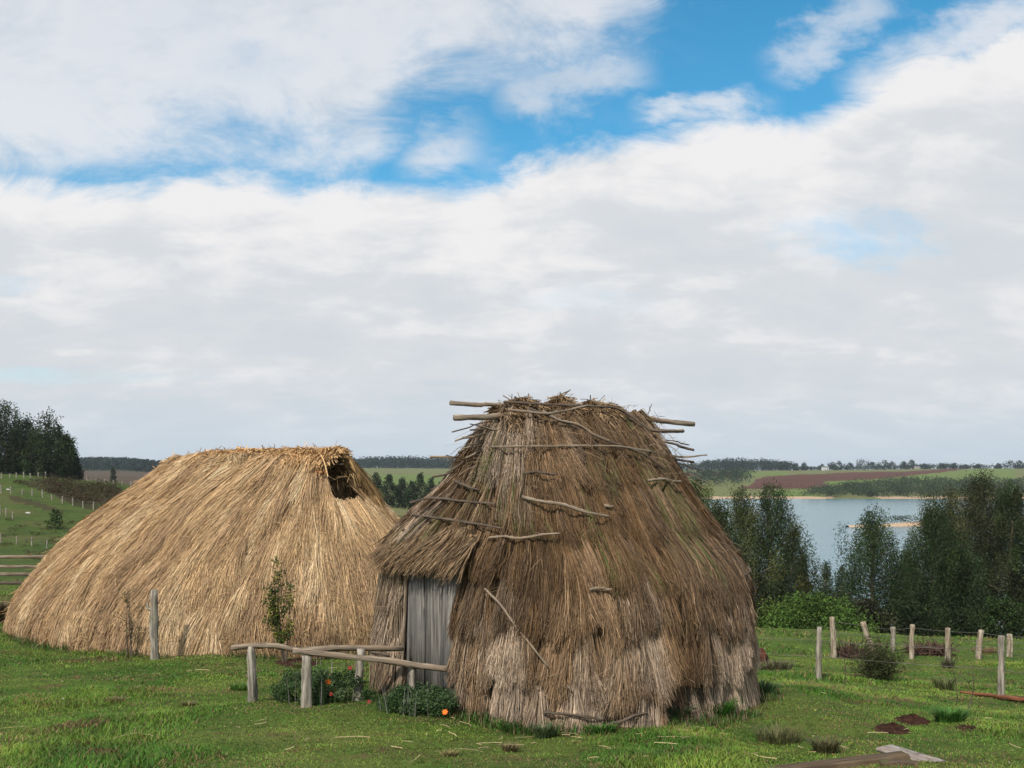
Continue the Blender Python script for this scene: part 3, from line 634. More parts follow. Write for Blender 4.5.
    stick([(600,512),(609,513)], 3.6, 'pole', .17, 12)
    stick([(494,591),(510,607),(524,626),(538,645),(552,665)], 2.8, 'pole', .19, 13)
    stick([(558,672),(566,681),(573,690)], 2.6, 'pole', .17, 14)
    stick([(548,709),(575,712),(600,716)], 3.4, 'darkpole', .20, 15)
    stick([(603,722),(618,716),(640,709)], 3.4, 'darkpole', .20, 16)
    stick([(524,450),(526,480),(523,510),(525,528)], 1.3, 'pole', .16, 17)
    stick([(588,592),(602,592),(608,593)], 3.0, 'pole', .17, 18)
    stick([(735,578),(745,568),(750,573)], 2.5, 'darkpole', .16, 19)
    # ridge poles that stick out at both ends, and twigs
    C3 = np.array([*small.C, small.zb + small.Ht])
    def across(a, b, da, db, wpx, mat, seed, name='ridge_pole'):
        p0 = np.array([(a[0] - CX) / F * da, da, (HY - a[1]) / F * da]); p1 = np.array([(b[0] - CX) / F * db, db, (HY - b[1]) / F * db])
        r0 = wpx / 2 / F * (da + db) / 2; V, fs, uv = tube([p0, (p0 * .65 + p1 * .35), (p0 + p1) / 2 + np.array([0, 0, .015]), p1], [r0, r0, r0 * .95, r0 * .8], 9, seed, .1, 6); mesh(name, V, fs, M[mat], root, uv=uv, smooth=True)
    across((450, 403), (530, 408), 12.7, 13.2, 4.6, 'pole', 50)
    across((454, 418), (560, 415), 12.6, 13.3, 6.2, 'pole', 51)
    across((694, 424), (600, 415), 14.2, 13.7, 5.4, 'pole', 52)
    across((683, 431), (630, 432), 14.0, 13.6, 4.0, 'pole', 53)
    across((430, 457), (500, 458), 13.3, 13.4, 2.4, 'pole', 54); across((432, 477), (470, 470), 13.2, 13.3, 2.2, 'darkpole', 59)
    across((694, 450), (655, 440), 13.9, 13.8, 2.4, 'darkpole', 56)
    across((694, 462), (650, 456), 13.8, 13.6, 2.2, 'darkpole', 58); across((402, 530), (420, 531), 13.0, 13.1, 2.4, 'darkpole', 60)
    for k, (a, b, w) in enumerate((((452, 432), (500, 419), 1.3), ((455, 441), (500, 424), 1.8), ((470, 430), (512, 427), 1.8), ((462, 438), (505, 433), 2.2), ((447, 462), (470, 447), 1.4), 
                                   ((470, 424), (505, 431), 1.2), ((468, 445), (500, 440), 2.0), ((458, 452), (492, 436), 1.6), ((452, 470), (478, 452), 1.8), ((463, 448), (497, 446), 1.5), ((475, 436), (508, 428), 2.0), ((466, 458), (488, 448), 2.2), ((446, 455), (470, 462), 1.0), ((480, 426), (515, 436), 1.8), ((689, 445), (665, 440), 1.2), ((708, 482), (680, 472), 1.0), ((700, 470), (670, 462), 1.2), ((648, 414), (652, 404), .8))):
        across(a, b, 12.75 if a[0] < 550 else 13.9, 13.0 if a[0] < 550 else 13.6, w, 'pole' if k % 2 else 'darkpole', 70 + k, 'twig')
    return root
old_hut()

# --- the golden hut
def _o(px_, Y): return ((px_ - CX) / F * Y)
big = Hut((-6.2, 21.8), -3.6, 3.86,
          [(-4.95, .9), (-4.6, -.25), (-3.6, -1.5), (-2.3, -2.6), (-.5, -3.4), (1.5, -3.5), (3.1, -2.9), (4.3, -2.0), (4.8, -.6), (4.9, 1.2), (3.2, 2.7), (.6, 3.5), (-2, 3.6), (-4.3, 2.7)],
          1.9, .16, math.radians(180 - 25), [(0, 1), (.08, .995), (.18, .965), (.32, .87), (.46, .74), (.6, .58), (.72, .43), (.84, .255), (.92, .15), (.97, .08), (1.0, .03)], (.58, -.2), .0)
def golden_hut():
    r = rs(8)
    root = thing('thatched_hut', (-6.25, 21.8, -3.6), 'large hut of smooth golden straw with a dark smoke opening under its ridge end', 'hut')
    A3 = np.array([-big.A[0], -big.A[1], 0.]);  # towards the near, right-hand end
    B3 = np.array([-A3[1], A3[0], 0.]); C3 = np.array([*(big.C + big.shift), big.zb + big.Ht]); E = C3 + A3 * big.rh     # ridge end over the smoke opening
    OP = -.46                                                          # plan angle of the opening
    def cut(TH, T): return 1.3 * sm(np.abs(TH - OP), .40, .24) * sm(T, .66, .76)
    big.core('straw_wall', M['core_gold'], root, -.05, cut)
    n = 270000; th, t1 = big.sample(n, r, -.01, 1.0); n = len(th)
    L = (.13 + .10 * r.rand(n)); t0 = np.minimum(t1 + L, 1.02)
    cell = np.floor(th * 24 + 2 * fbm(th * 6, t1 * 5, 3, 2)).astype(np.int64); row = np.floor(t1 * 8 + _h(cell, cell * 0, 9)).astype(np.int64); cell2 = np.floor(th * 90 + t1 * 4).astype(np.int64)
    lump = (fbm(th * 7, t1 * 6, 5, 4) - .5) * .18 + (fbm(th * 28, t1 * 5, 6, 2) - .5) * .06 + (_h(cell, row, 3) - .5) * .05
    d = r.rand(n) * .07
    off1 = .03 + lump + d; off0 = .0 + lump + d * .4
    lean = (_h(cell, row, 4) - .5) * .07 + (_h(cell2, row, 5) - .5) * .05 + (r.rand(n) - .5) * .05 + (fbm(th * 9, t1 * 6, 68, 3) - .5) * .12
    P = big.P(th, t1); X, Yp = px(P)
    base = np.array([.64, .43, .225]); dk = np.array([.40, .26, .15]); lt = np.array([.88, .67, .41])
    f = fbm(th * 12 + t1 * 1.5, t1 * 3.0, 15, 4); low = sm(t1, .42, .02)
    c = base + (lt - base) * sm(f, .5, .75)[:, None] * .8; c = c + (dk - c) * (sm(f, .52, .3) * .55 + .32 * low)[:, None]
    j = r.rand(n); c = c * (.62 + .5 * r.rand(n))[:, None] * (.78 + .4 * _h(cell2, row, 6))[:, None]
    c = np.where((j < .10)[:, None], c * 1.35 + .03, c); c = np.where((j > .88)[:, None], c * .5, c)
    keep = ~((np.abs(th - OP + .04) < .27) & (t0 > .73 + .06 * r.rand(n)))
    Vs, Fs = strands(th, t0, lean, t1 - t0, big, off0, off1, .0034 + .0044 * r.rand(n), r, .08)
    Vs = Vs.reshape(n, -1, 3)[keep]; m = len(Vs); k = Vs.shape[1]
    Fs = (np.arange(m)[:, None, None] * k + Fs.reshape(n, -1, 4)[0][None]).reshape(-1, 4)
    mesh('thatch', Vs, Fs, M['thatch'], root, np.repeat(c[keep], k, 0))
    S = np.linspace(0, 1, 4)[None, :, None]
    # ridge roll
    n = 16000; a = -big.rh - .35 + (2 * big.rh + .72) * r.rand(n); b = r.normal(size=n) * .20
    hump = .14 + .12 * fbm(a * 1.7 + 5, 0 * a, 31, 3) - .16 * sm(a, -.6, -2.1) + .05 * sm(a, .9, 2.0)
    P0 = C3 + A3 * a[:, None] + B3 * b[:, None] + np.array([0, 0, 1.]) * (hump - np.abs(b) * .62 - .07 * r.rand(n))[:, None]
    D = nrm(A3 * (r.normal(size=n) * .75)[:, None] + B3 * (np.sign(b) * .7 + r.normal(size=n) * .4)[:, None] + np.array([0, 0, 1.]) * (-np.abs(b) * 2.2 + r.normal(size=n) * .13)[:, None])
    Ln = .22 + .35 * r.rand(n); Q = P0[:, None] + D[:, None] * Ln[:, None, None] * (S - .5) - np.array([0, 0, .5]) * ((S - .5) ** 2 * Ln[:, None, None])
    V, Fq = ribbons(Q, nrm(np.cross(D, r.normal(size=(n, 3))))[:, None] * (.006 + .006 * r.rand(n))[:, None, None] * np.ones((1, 4, 1)))
    cc = np.array([.66, .42, .20]) * (.4 + .85 * r.rand(n))[:, None] * (.7 + .6 * fbm(a * 3, b * 4, 8, 2))[:, None]
    mesh('ridge_straw', V, Fq, M['thatch'], root, np.repeat(cc, 8, 0))
    # the hood: two flaps of straw hanging from the jutting ridge end, the opening dark between them
    J = Join(); K = Join(); tip = E + A3 * .42 + np.array([0, 0, .02])
    left = -B3 if (B3[1] > 0) else B3                                  # the flap on the camera's side
    for sgn, foot_out, foot_dn, nn in ((1, 1.25, 1.75, 7000), (-1, .85, 1.35, 6000)):
        sd = left * sgn
        u_ = r.rand(nn); s0 = r.rand(nn) * .8; wd = .5 if sgn > 0 else .50; w0 = .42 if sgn > 0 else -.12
        top = (E - A3 * w0)[None] + A3 * (wd * u_)[:, None]; foot = (E - A3 * (w0 + .1) + sd * foot_out - np.array([0, 0, foot_dn]))[None] + A3 * ((.62 if sgn > 0 else 1.0) * u_)[:, None]
        Pp = top + (foot - top) * s0[:, None]; Pp[:, 2] += .16 * np.sin(np.pi * s0) + .05 * r.rand(nn)
        D = nrm((foot - top) + r.normal(size=(nn, 3)) * .16); Ln = .3 + .35 * r.rand(nn)
        Q = Pp[:, None] + D[:, None] * Ln[:, None, None] * S
        V, Fq = ribbons(Q, nrm(np.cross(D, sd + r.normal(size=(nn, 3)) * .8))[:, None] * (.006 + .006 * r.rand(nn))[:, None, None] * np.array([1, 1, .9, .3])[None, :, None])
        cc = np.array([.66, .43, .20]) * (.45 + .8 * r.rand(nn))[:, None]; cc[u_ > .93] *= .6; J.add(V, Fq, None, np.repeat(cc, 8, 0))
        # packed straw behind the strands
        g = 8; uu, ss = np.meshgrid(np.linspace(0, 1, g), np.linspace(0, 1, g)); tp = (E - A3 * w0) + A3 * (wd * .93 * uu)[..., None]; ft = (E - A3 * (w0 + .1) + sd * foot_out - np.array([0, 0, foot_dn])) + A3 * ((.56 if sgn > 0 else .94) * uu)[..., None]
        G = tp + (ft - tp) * ss[..., None]; G[..., 2] += .12 * np.sin(np.pi * ss) - .02; G2 = G - sd * .08 - np.array([0, 0, .06])
        i = np.arange(g - 1)[:, None] * g; jj = np.arange(g - 1)[None]; q = np.stack([i + jj, i + jj + 1, i + g + jj + 1, i + g + jj], -1).reshape(-1, 4)
        K.add(G.reshape(-1, 3), [q]); K.add(G2.reshape(-1, 3), [q[:, ::-1]])
    J.out('smoke_hood', M['thatch'], root); K.out('hood_packing', M['core_gold'], root)
    p0 = E - A3 * .22 + left * .42 + np.array([0, 0, -.30])
    V, fs, uv = tube([p0 - A3 * 1.2, p0 - A3 * .3, p0 + A3 * .55], .035, 8, 5); mesh('purlin', V, fs, M['orange_wood'], root, uv=uv)
    for k, (da, db, dz) in enumerate(((.5, .05, -.14), (.45, -.25, -.3), (.35, -.15, -.22))):
        p0 = E + left * db + np.array([0, 0, dz]); V, fs, uv = tube([p0 - A3 * .6, p0, p0 + A3 * da], .022, 7, 9 + k); mesh('purlin', V, fs, M['pole'], root, uv=uv)
    # loose straws
    n = 2500; th, tt = big.sample(n, r, .02, 1.0); n = len(th); P0 = big.P(th, tt, .10 + .06 * r.rand(n)); D = nrm(r.normal(size=(n, 3)) * np.array([1, 1, .4]) + np.array([0, 0, -.45])); Ln = .1 + .2 * r.rand(n)
    Q = P0[:, None] + D[:, None] * Ln[:, None, None] * S
    V, Fq = ribbons(Q, nrm(np.cross(D, r.normal(size=(n, 3))))[:, None] * .004 * np.ones((1, 4, 1))); cc = np.array([.5, .33, .16]) * (.5 + .7 * r.rand(n))[:, None]
    mesh('loose_straw', V, Fq, M['thatch'], root, np.repeat(cc, 8, 0))
golden_hut()

# ------------------------------------------------------------------ grass
def build_grass():
    r = rs(11)
    def field(name, n, y0, y1, hmin, hmax, wmin, wmax, k, ucap=.72):
        y = np.sqrt(y0 ** 2 + (y1 ** 2 - y0 ** 2) * r.rand(n)); x = (r.rand(n) * 2 - 1) * ucap * y
        den = fbm(x * .9, y * .9, 71, 3); tall = sm(fbm(x * .55 + 4, y * .55, 72, 3), .52, .72)
        ok = r.rand(n) < .35 + 1.0 * sm(den, .3, .6)
        q = np.stack([x, y], -1)
        for h in (small, big):
            d = q - h.C; ok &= np.linalg.norm(d, axis=1) > h.R(np.arctan2(d[:, 1], d[:, 0])) - .12
        x, y, tall = x[ok], y[ok], tall[ok]; n = len(x); z = H(x, y) - .006
        h = (hmin + (hmax - hmin) * r.rand(n)) * (.55 + 1.3 * tall); w = wmin + (wmax - wmin) * r.rand(n)
        az = r.rand(n) * 6.283; D = np.stack([np.cos(az), np.sin(az), 0 * az], -1); bend = (.25 + .9 * r.rand(n)) * h
        S = np.linspace(0, 1, k)[None, :, None]; P = np.stack([x, y, z], -1)[:, None] + D[:, None] * (bend[:, None, None] * S ** 1.7) + np.array([0, 0, 1.]) * (h[:, None, None] * S * (1 - .25 * S))
        a2 = az + 1.57 + (r.rand(n) - .5) * 1.5; W = np.stack([np.cos(a2), np.sin(a2), 0 * a2], -1)[:, None] * (w[:, None, None] * np.interp(np.linspace(0, 1, k), [0, .5, 1], [1, .85, .15])[None, :, None])
        V, Fq = ribbons(P, W)
        g = np.array([.070, .185, .018]); g2 = np.array([.17, .285, .036]); st = np.array([.27, .20, .095]); br = np.array([.12, .085, .04])
        m1 = sm(fbm(x * .7, y * .7, 80, 4), .35, .65)[:, None]; c = g + (g2 - g) * m1
        dry = sm(fbm(x * .8 + 7, y * .8, 83, 4), .50, .72); brn = sm(fbm(x * 1.3 + 2, y * 1.3, 85, 3), .62, .78)
        rr = r.rand(n); c = np.where((rr < .08 + .40 * dry)[:, None], st * (.6 + .6 * r.rand(n))[:, None], c); c = np.where((rr > 1 - .5 * brn)[:, None], br, c)
        c = c * (.62 + .62 * r.rand(n))[:, None] * (.55 + .9 * fbm(x * 2.6, y * 2.6, 91, 3))[:, None]; c[:, 0] *= .85 + .5 * r.rand(n)
        tag(mesh(name, V, Fq, M['grass'], colr=np.repeat(c, 2 * k, 0)), kind='stuff')
    field('grass', 330000, 8.0, 15, .018, .055, .0028, .006, 3)
    field('grass', 300000, 15, 26, .025, .065, .005, .010, 3)
    field('grass', 170000, 26, 52, .03, .08, .010, .02, 2)
    # longer growth and spilled straw along the feet of the huts
    J = Join()
    for h, n, seed in ((small, 15000, 5), (big, 11000, 6)):
        th = r.rand(n) * 6.283 - 3.1416; d = h.R(th) + .02 + .42 * r.rand(n) ** 1.6; x = h.C[0] + np.cos(th) * d; y = h.C[1] + np.sin(th) * d
        m = sm(fbm(th * 5, seed + 0 * th, 14, 3), .35, .6); hh = (.05 + .11 * r.rand(n)) * (.35 + .9 * m) * (1 - .5 * (d - h.R(th)) / .45); az = r.rand(n) * 6.28
        dz = np.stack([x, y], -1) - DOOR_C; ok = ~((np.abs(dz @ DOOR_T) < .5) & (np.abs(dz @ DOOR_N) < .7)); x, y, hh, az, m = x[ok], y[ok], hh[ok], az[ok], m[ok]; n = len(x)
        D = np.stack([np.cos(az), np.sin(az), 0 * az], -1); S = np.linspace(0, 1, 3)[None, :, None]
        P = np.stack([x, y, H(x, y) - .01], -1)[:, None] + D[:, None] * ((.5 * hh)[:, None, None] * S ** 1.6) + np.array([0, 0, 1.]) * (hh[:, None, None] * S)
        W = np.stack([-np.sin(az), np.cos(az), 0 * az], -1)[:, None] * (.0035 + .003 * r.rand(n))[:, None, None] * np.array([1, .85, .15])[None, :, None]
        V, Fq = ribbons(P, W); c = np.array([.05, .13, .018]) * (.5 + .9 * r.rand(n))[:, None]; c = np.where((r.rand(n) < .3 + .4 * (1 - m))[:, None], np.array([.22, .16, .08]) * (.4 + .8 * r.rand(n))[:, None], c); J.add(V, Fq, None, np.repeat(c, 6, 0))
    tag(J.out('grass', M['grass']), kind='stuff')
    # dry straw litter scattered over the turf
    n = 1300; y = np.sqrt(8.5 ** 2 + (17 ** 2 - 8.5 ** 2) * r.rand(n)); x = (r.rand(n) * 2 - 1) * .6 * y
    near = np.exp(-(((x - .9) / 2.6) ** 2 + ((y - 10.3) / 1.1) ** 2)); ok = r.rand(n) < .10 + .9 * near; x, y = x[ok], y[ok]; n = len(x)
    az = r.rand(n) * 6.28; L = .08 + .30 * r.rand(n) ** 2; D = np.stack([np.cos(az), np.sin(az), 0 * az], -1); S = np.linspace(-.5, .5, 4)[None, :, None]
    B = np.stack([-np.sin(az), np.cos(az), 0 * az], -1)
    P = np.stack([x, y, 0 * x], -1)[:, None] + D[:, None] * (L[:, None, None] * S) + B[:, None] * ((S ** 2) * (L * (r.rand(n) - .5) * 2)[:, None, None]); P[..., 2] = H(P[..., 0], P[..., 1]) + .03 + .01 * r.rand(n)[:, None]
    V, Fq = ribbons(P, (B + np.array([0, 0, .4]))[:, None] * (.002 + .003 * r.rand(n))[:, None, None] * np.ones((1, 4, 1)))
    tag(mesh('straw_litter', V, Fq, M['thatch'], colr=np.repeat(np.array([.55, .42, .24]) * (.5 + .6 * r.rand(n))[:, None], 8, 0)), kind='stuff')
build_grass()

# ------------------------------------------------------------------ plants
S4 = np.linspace(0, 1, 4)[None, :, None]
def blades(J, r, n, c, rad, h, w, colr, out=.5, droop=.35, z0=None):
    """a tuft: n blades fanning from around c"""
    a = r.rand(n) * 6.283; d = np.sqrt(r.rand(n)) * rad; P0 = np.stack([c[0] + np.cos(a) * d, c[1] + np.sin(a) * d], -1); P0 = np.concatenate([P0, H(P0[:, :1], P0[:, 1:]) - .01], 1)
    a2 = a + r.normal(size=n) * .7; L = h * (.5 + .6 * r.rand(n)); D = np.stack([np.cos(a2), np.sin(a2), 0 * a2], -1) * (out * (.3 + r.rand(n)))[:, None]
    P = P0[:, None] + D[:, None] * (L[:, None, None] * S4 ** 1.4) + np.array([0, 0, 1.]) * (L[:, None, None] * (S4 - droop * S4 ** 2.5))
    b = a2 + 1.57 + (r.rand(n) - .5); W = np.stack([np.cos(b), np.sin(b), 0 * b], -1)[:, None] * (w * (.6 + .8 * r.rand(n)))[:, None, None] * np.array([1, 1, .7, .12])[None, :, None]
    V, Fq = ribbons(P, W); J.add(V, Fq, None, np.repeat(np.array(colr) * (.9 + 1.2 * r.rand(n))[:, None], 8, 0))
def leaves(J, r, C, L, w, colr, hang=0.0, n=None, var=.5):
    """leaf blades: centres C, length L, half width w; hang=1 lets them point down"""
    n = len(C); D = nrm(r.normal(size=(n, 3)) * np.array([1, 1, 1 - .3 * hang]) + np.array([0, 0, -1.3]) * hang); Sx = nrm(np.cross(D, r.normal(size=(n, 3))))
    L = L * (.6 + .7 * r.rand(n)); w = w * (.6 + .7 * r.rand(n)); a = C - D * L[:, None] * .5; b = C + D * L[:, None] * .5; m = C - D * L[:, None] * .05
    V = np.stack([a, m + Sx * w[:, None], b, m - Sx * w[:, None]], 1).reshape(-1, 3); Fq = (np.arange(n) * 4)[:, None] + np.arange(4)[None]
    c = np.asarray(colr); c = np.broadcast_to(c, (n, 3)) * (1 - var / 2 + var * r.rand(n))[:, None]; J.add(V, Fq, None, np.repeat(c, 4, 0))
def blob_points(r, n, c, rad, shell=.5):
    d = nrm(r.normal(size=(n, 3))); k = (shell + (1 - shell) * r.rand(n)) ** .6; return np.array(c) + d * np.array(rad) * k[:, None]

OLIVE = (.095, .098, .030); DARK = (.032, .050, .015); GREEN = (.045, .085, .022); PALE = (.105, .115, .05); BLUISH = (.045, .072, .036)
def tree(name, base, ht, wid, kind, label, cat, group, seed, cols=(OLIVE, DARK), leaf=.30, nl=9000, bare=.12, lean=(0, 0), nclump=None, bark='bark'):
    """trunk with limbs, and a crown of leaf clumps carried at the limb ends"""
    r = rs(seed); base = np.array(base, float); root = thing(name, tuple(base), label, cat, group)
    J = Join(); K = Join(); top = base + np.array([lean[0], lean[1], ht * .93]); nb = nclump or (int(42 + ht * 1.9) if kind == 'euc' else int(26 + ht * 1.6))
    mid = base + (top - base) * .5 + np.array([r.normal() * .012 * ht, r.normal() * .012 * ht, 0]); tr = ht * .012 + .03
    V, fs, uv = tube([base - np.array([0, 0, .3]), base + (mid - base) * .5, mid, top], [tr, tr * .8, tr * .6, tr * .12], 7, seed, .1, 5); K.add(V, fs, uv)
    clumps = []
    for i in range(nb):
        f = bare + (1 - bare) * ((i + r.rand()) / nb)
        if kind == 'euc': q_ = (f - bare) / (1 - bare); prof = min(1, .55 + 1.3 * q_, 1.35 * (1 - q_) ** .55 + .03) * (.25 + .85 * r.rand()) * (.75 + .5 * float(fbm(i * .13 + seed, seed * 1.7, 5, 2)))
        elif kind == 'cone': prof = (1.02 - f) / (1 - bare) * (.7 + .4 * r.rand()) + .06
        elif kind == 'bush': prof = math.sqrt(max(0, 1 - ((f - bare) / (1 - bare)) ** 2.2)) * (.75 + .35 * r.rand())
        else: prof = math.sin(math.pi * min(1, (f - bare) / (1 - bare) * .75 + .22)) * (.7 + .4 * r.rand())
        a = i * 2.4 + r.rand() * .9; rr = wid / 2 * prof * (.35 + .65 * math.sqrt(r.rand())) * (1.25 if kind == 'euc' else 1)
        root_p = base + (top - base) * f * (.82 if kind != 'bush' else .5); e = base + (top - base) * f + np.array([math.cos(a) * rr, math.sin(a) * rr, 0])
        s = wid * ((.095 + .085 * r.rand()) if kind == 'euc' else (.13 + .10 * r.rand())) * (.65 + .5 * prof); s = max(s, leaf * 1.2)
        clumps.append((e, s)); mp = (root_p + e) / 2 + np.array([0, 0, -.03 * ht * r.rand()])
        V, fs, uv = tube([root_p, mp, e], [tr * .32, tr * .2, tr * .06], 5, seed + i, .05, 3, False); K.add(V, fs, uv)
    tot = sum(s ** 1.6 for e, s in clumps)
    for e, s in clumps:
        n = max(20, int(nl * s ** 1.6 / tot)); vert = 2.3 if kind == 'euc' else (.75 if kind == 'cone' else .95)
        P = blob_points(r, n, e, (s, s, s * vert), .25); P += (r.rand(n, 3) - .5) * s * .6
        if kind == 'euc': P[:, 2] -= .9 * s * r.rand(n) ** 2
        t = r.rand(); c = np.array(cols[0]) * (1 - t) + np.array(cols[1]) * t
        c = c * (.5 + 1.15 * r.rand() ** 1.4); leaves(J, r, P, leaf, leaf * (.22 if kind == 'euc' else .30), c * (.92 + .2 * r.rand(3)), .75 if kind == 'euc' else .1, var=.9)
    J.out('crown', M['leaf'], root); K.out('trunk', M[bark], root, smooth=True); return root

def stand_trees():
    # the tall eucalypts on the lake slope, right of the old hut: (centre px, top px, crown width px, distance, kind, colours, label)
    T = [
     (700, 474, 58, 74, (.085,.105,.03), (.04,.07,.02), 'olive-green tree rising directly behind the right shoulder of the old hut', 11000, .1),
     (742, 486, 60, 78, OLIVE, DARK, 'tall dark eucalyptus between the old hut and the widest eucalyptus left of the lake gap', 9000, .1),
     (768, 481, 72, 82, DARK, (.03,.055,.02), 'darkest tall eucalyptus standing at the left edge of the open water', 13000, .1),
     (790, 520, 40, 80, DARK, OLIVE, 'narrow eucalyptus leaning on the lake side of the darkest tall one', 4000, .2),
     (722, 498, 56, 66, (.07,.085,.035), DARK, 'shorter eucalyptus in front of the tall ones, nearest to the old hut wall', 6000, .05),
     (803, 553, 22, 88, BLUISH, (.06,.075,.04), 'small bluish sapling tree, leftmost of the low spires before the water', 2200, .1),
     (824, 557, 22, 92, DARK, BLUISH, 'small pointed tree, middle of the low spires before the water', 2200, .1),
     (845, 562, 24, 90, DARK, BLUISH, 'small pointed tree, rightmost of the low spires before the water', 2400, .1),
     (874, 508, 68, 80, (.05,.085,.028), (.035,.06,.02), 'medium eucalyptus standing alone against the lake with a visible thin trunk', 8500, .3),
     (905, 547, 36, 84, BLUISH, DARK, 'low feathery tree filling the gap right of the lone lake eucalyptus', 3500, .1),
     (930, 500, 74, 78, DARK, (.035,.055,.022), 'broad dark eucalyptus at the left edge of the big grove', 14000, .12),
     (954, 485, 68, 86, OLIVE, (.075,.08,.035), 'olive eucalyptus with a light feathery top inside the big grove', 11000, .15),
     (981, 472, 70, 82, (.075,.075,.035), DARK, 'tallest brownish-green eucalyptus of the big grove, with a long bare trunk', 13000, .3),
     (1010, 480, 58, 76, (.06,.07,.03), DARK, 'dense eucalyptus at the right edge of the photo above the last fence post', 14000, .2),
     (962, 548, 60, 70, DARK, (.03,.05,.02), 'low dark eucalyptus filling the middle of the big grove', 12000, .1),
    ]
    for i, (cx, ty, w, Y, c1, c2, lab, nl, bare) in enumerate(T):
        b = onX(cx, Y); ht = (HY - ty) / F * Y - b[2]
        tree('eucalyptus_tree', b, ht, w / F * Y * 1.12, 'euc', lab, 'tree', 'eucalyptus trees on the slope above the lake', 100 + i, (c1, c2), .17, int(nl * 3.0), max(bare, .14), lean=(((i * 37) % 7 - 3) * .1, 0))
    # undergrowth shrubs under them
    B = [(812, 598, 96, 60, (.055,.10,.018), (.075,.125,.025), 'big rounded bright green shrub beyond the fence, right of the old hut', 12000),
         (735, 590, 60, 62, (.05,.07,.025), DARK, 'tall dark shrub pressed against the right side of the old hut', 7000),
         (775, 582, 50, 70, DARK, (.04,.06,.02), 'dark shrub behind the big rounded green one, on its left', 4500),
         (865, 602, 64, 62, (.04,.06,.022), (.07,.065,.03), 'brownish shrub right of the big rounded green one', 6000),
         (905, 600, 70, 64, DARK, (.035,.06,.018), 'dark low shrub in the shade below the grove, left one', 6000),
         (958, 610, 70, 66, DARK, GREEN, 'dark low shrub in the shade below the grove, middle one', 6000),
         (1005, 598, 56, 62, (.04,.07,.02), GREEN, 'leafy green shrub behind the last fence posts at the right edge', 6000),
         (836, 590, 60, 74, DARK, BLUISH, 'dark bush at the foot of the low spires before the water', 5000)]
    for i, (cx, ty, w, Y, c1, c2, lab, nl) in enumerate(B):
        b = onX(cx, Y); ht = (HY - ty) / F * Y - b[2]
        tree('shrub', b, ht, w / F * Y, 'bush', lab, 'shrub', 'shrubs below the eucalyptus trees', 200 + i, (tuple(v * (1 if i == 0 else .62) for v in c1), tuple(v * (1 if i == 0 else .62) for v in c2)), .17, int(nl * 1.5), .0, nclump=46)
    # left: the grove on the hill crest
    L = [(-28, 402, 34), (-10, 406, 34), (5, 399, 30), (17, 424, 26), (26, 416, 26), (38, 430, 26), (48, 412, 30), (58, 427, 24), (66, 434, 17), (73, 459, 10)]
    lb = ['cut off by', 'tallest, nearest to', 'tallest one of the hill grove, at', 'darker gap-filling one right of the tallest in', 'second peak of', 'low one between the two highest peaks of', 'rounded high peak right of centre in', 'slope-shouldered one near the right end of', 'thin see-through one second from the right end of', 'smallest, at the right end of']
    labs = ['hill-grove tree cut off by the left edge of the photo', 'hill-grove tree next to the one cut off by the left edge', 'tallest tree of the dark grove on the left hill', 'dark tree just right of the tallest in the hill grove',
            'second peak of the dark grove on the left hill', 'lower tree filling the dip in the middle of the hill grove', 'high pointed tree right of the dip in the hill grove', 'dense tree third from the right end of the hill grove',
            'thin airy tree second from the right end of the hill grove', 'small low tree at the right end of the hill grove']
    for i, (cx, ty, w) in enumerate(L):
        Y = 196 + (i * 29) % 11; b = onX(cx, Y); ht = (HY - ty) / F * Y - b[2]
        tree('eucalyptus_tree', b, ht, w / F * Y * 1.5, 'euc', labs[i], 'tree', 'dark grove on the left hill crest', 300 + i, (DARK, (.035, .05, .02)), .5, 5000, .02, nclump=54)
    # the lone pine and the row behind the huts
    b = at(113, 482, 400, 900); b = onX(113, 420); tree('pine_tree', b, (HY - 465.5) / F * 420 - b[2], 4.6, 'cone', 'lone small conifer on the dark field left of the golden hut', 'tree', None, 330, (DARK, (.02, .035, .02)), .5, 1500, .05)
    Rw = [(352, 478, 14), (364, 474, 15), (376, 471, 15), (389, 473, 15), (402, 477, 14), (412, 480, 12), (420, 471, 15), (431, 476, 13), (441, 480, 13)]
    rl = ['half hidden by the golden hut ridge', 'first fully seen from the left', 'tallest of the left three', 'paired with the tallest on its right', 'in the middle of the row', 'shortest in the row, right of the middle', 'pointed, second from the old hut', 'next to the old hut', 'mostly hidden by the old hut']
    for i, (cx, ty, w) in enumerate(Rw):
        Y = 330 + (i * 13) % 9; b = onX(cx, Y); ht = (HY - ty) / F * Y - b[2]
        tree('cypress_tree', b, ht, w / F * Y * 1.15, 'round', 'tall green row tree between the two huts, ' + rl[i], 'tree', 'row of trees seen between the two huts', 340 + i, ((.03,.055,.022), (.045,.06,.025)), .55, 3000, .02, nclump=40)
    # small conifer on the left slope
    b = at(55, 529); tree('shrub', b, 2.6 if b[1] > 80 else 1.2, 2.4, 'cone', 'small dark pointed bush on the left slope', 'shrub', None, 360, (DARK, GREEN), .3, 500, .0, nclump=14)
stand_trees()

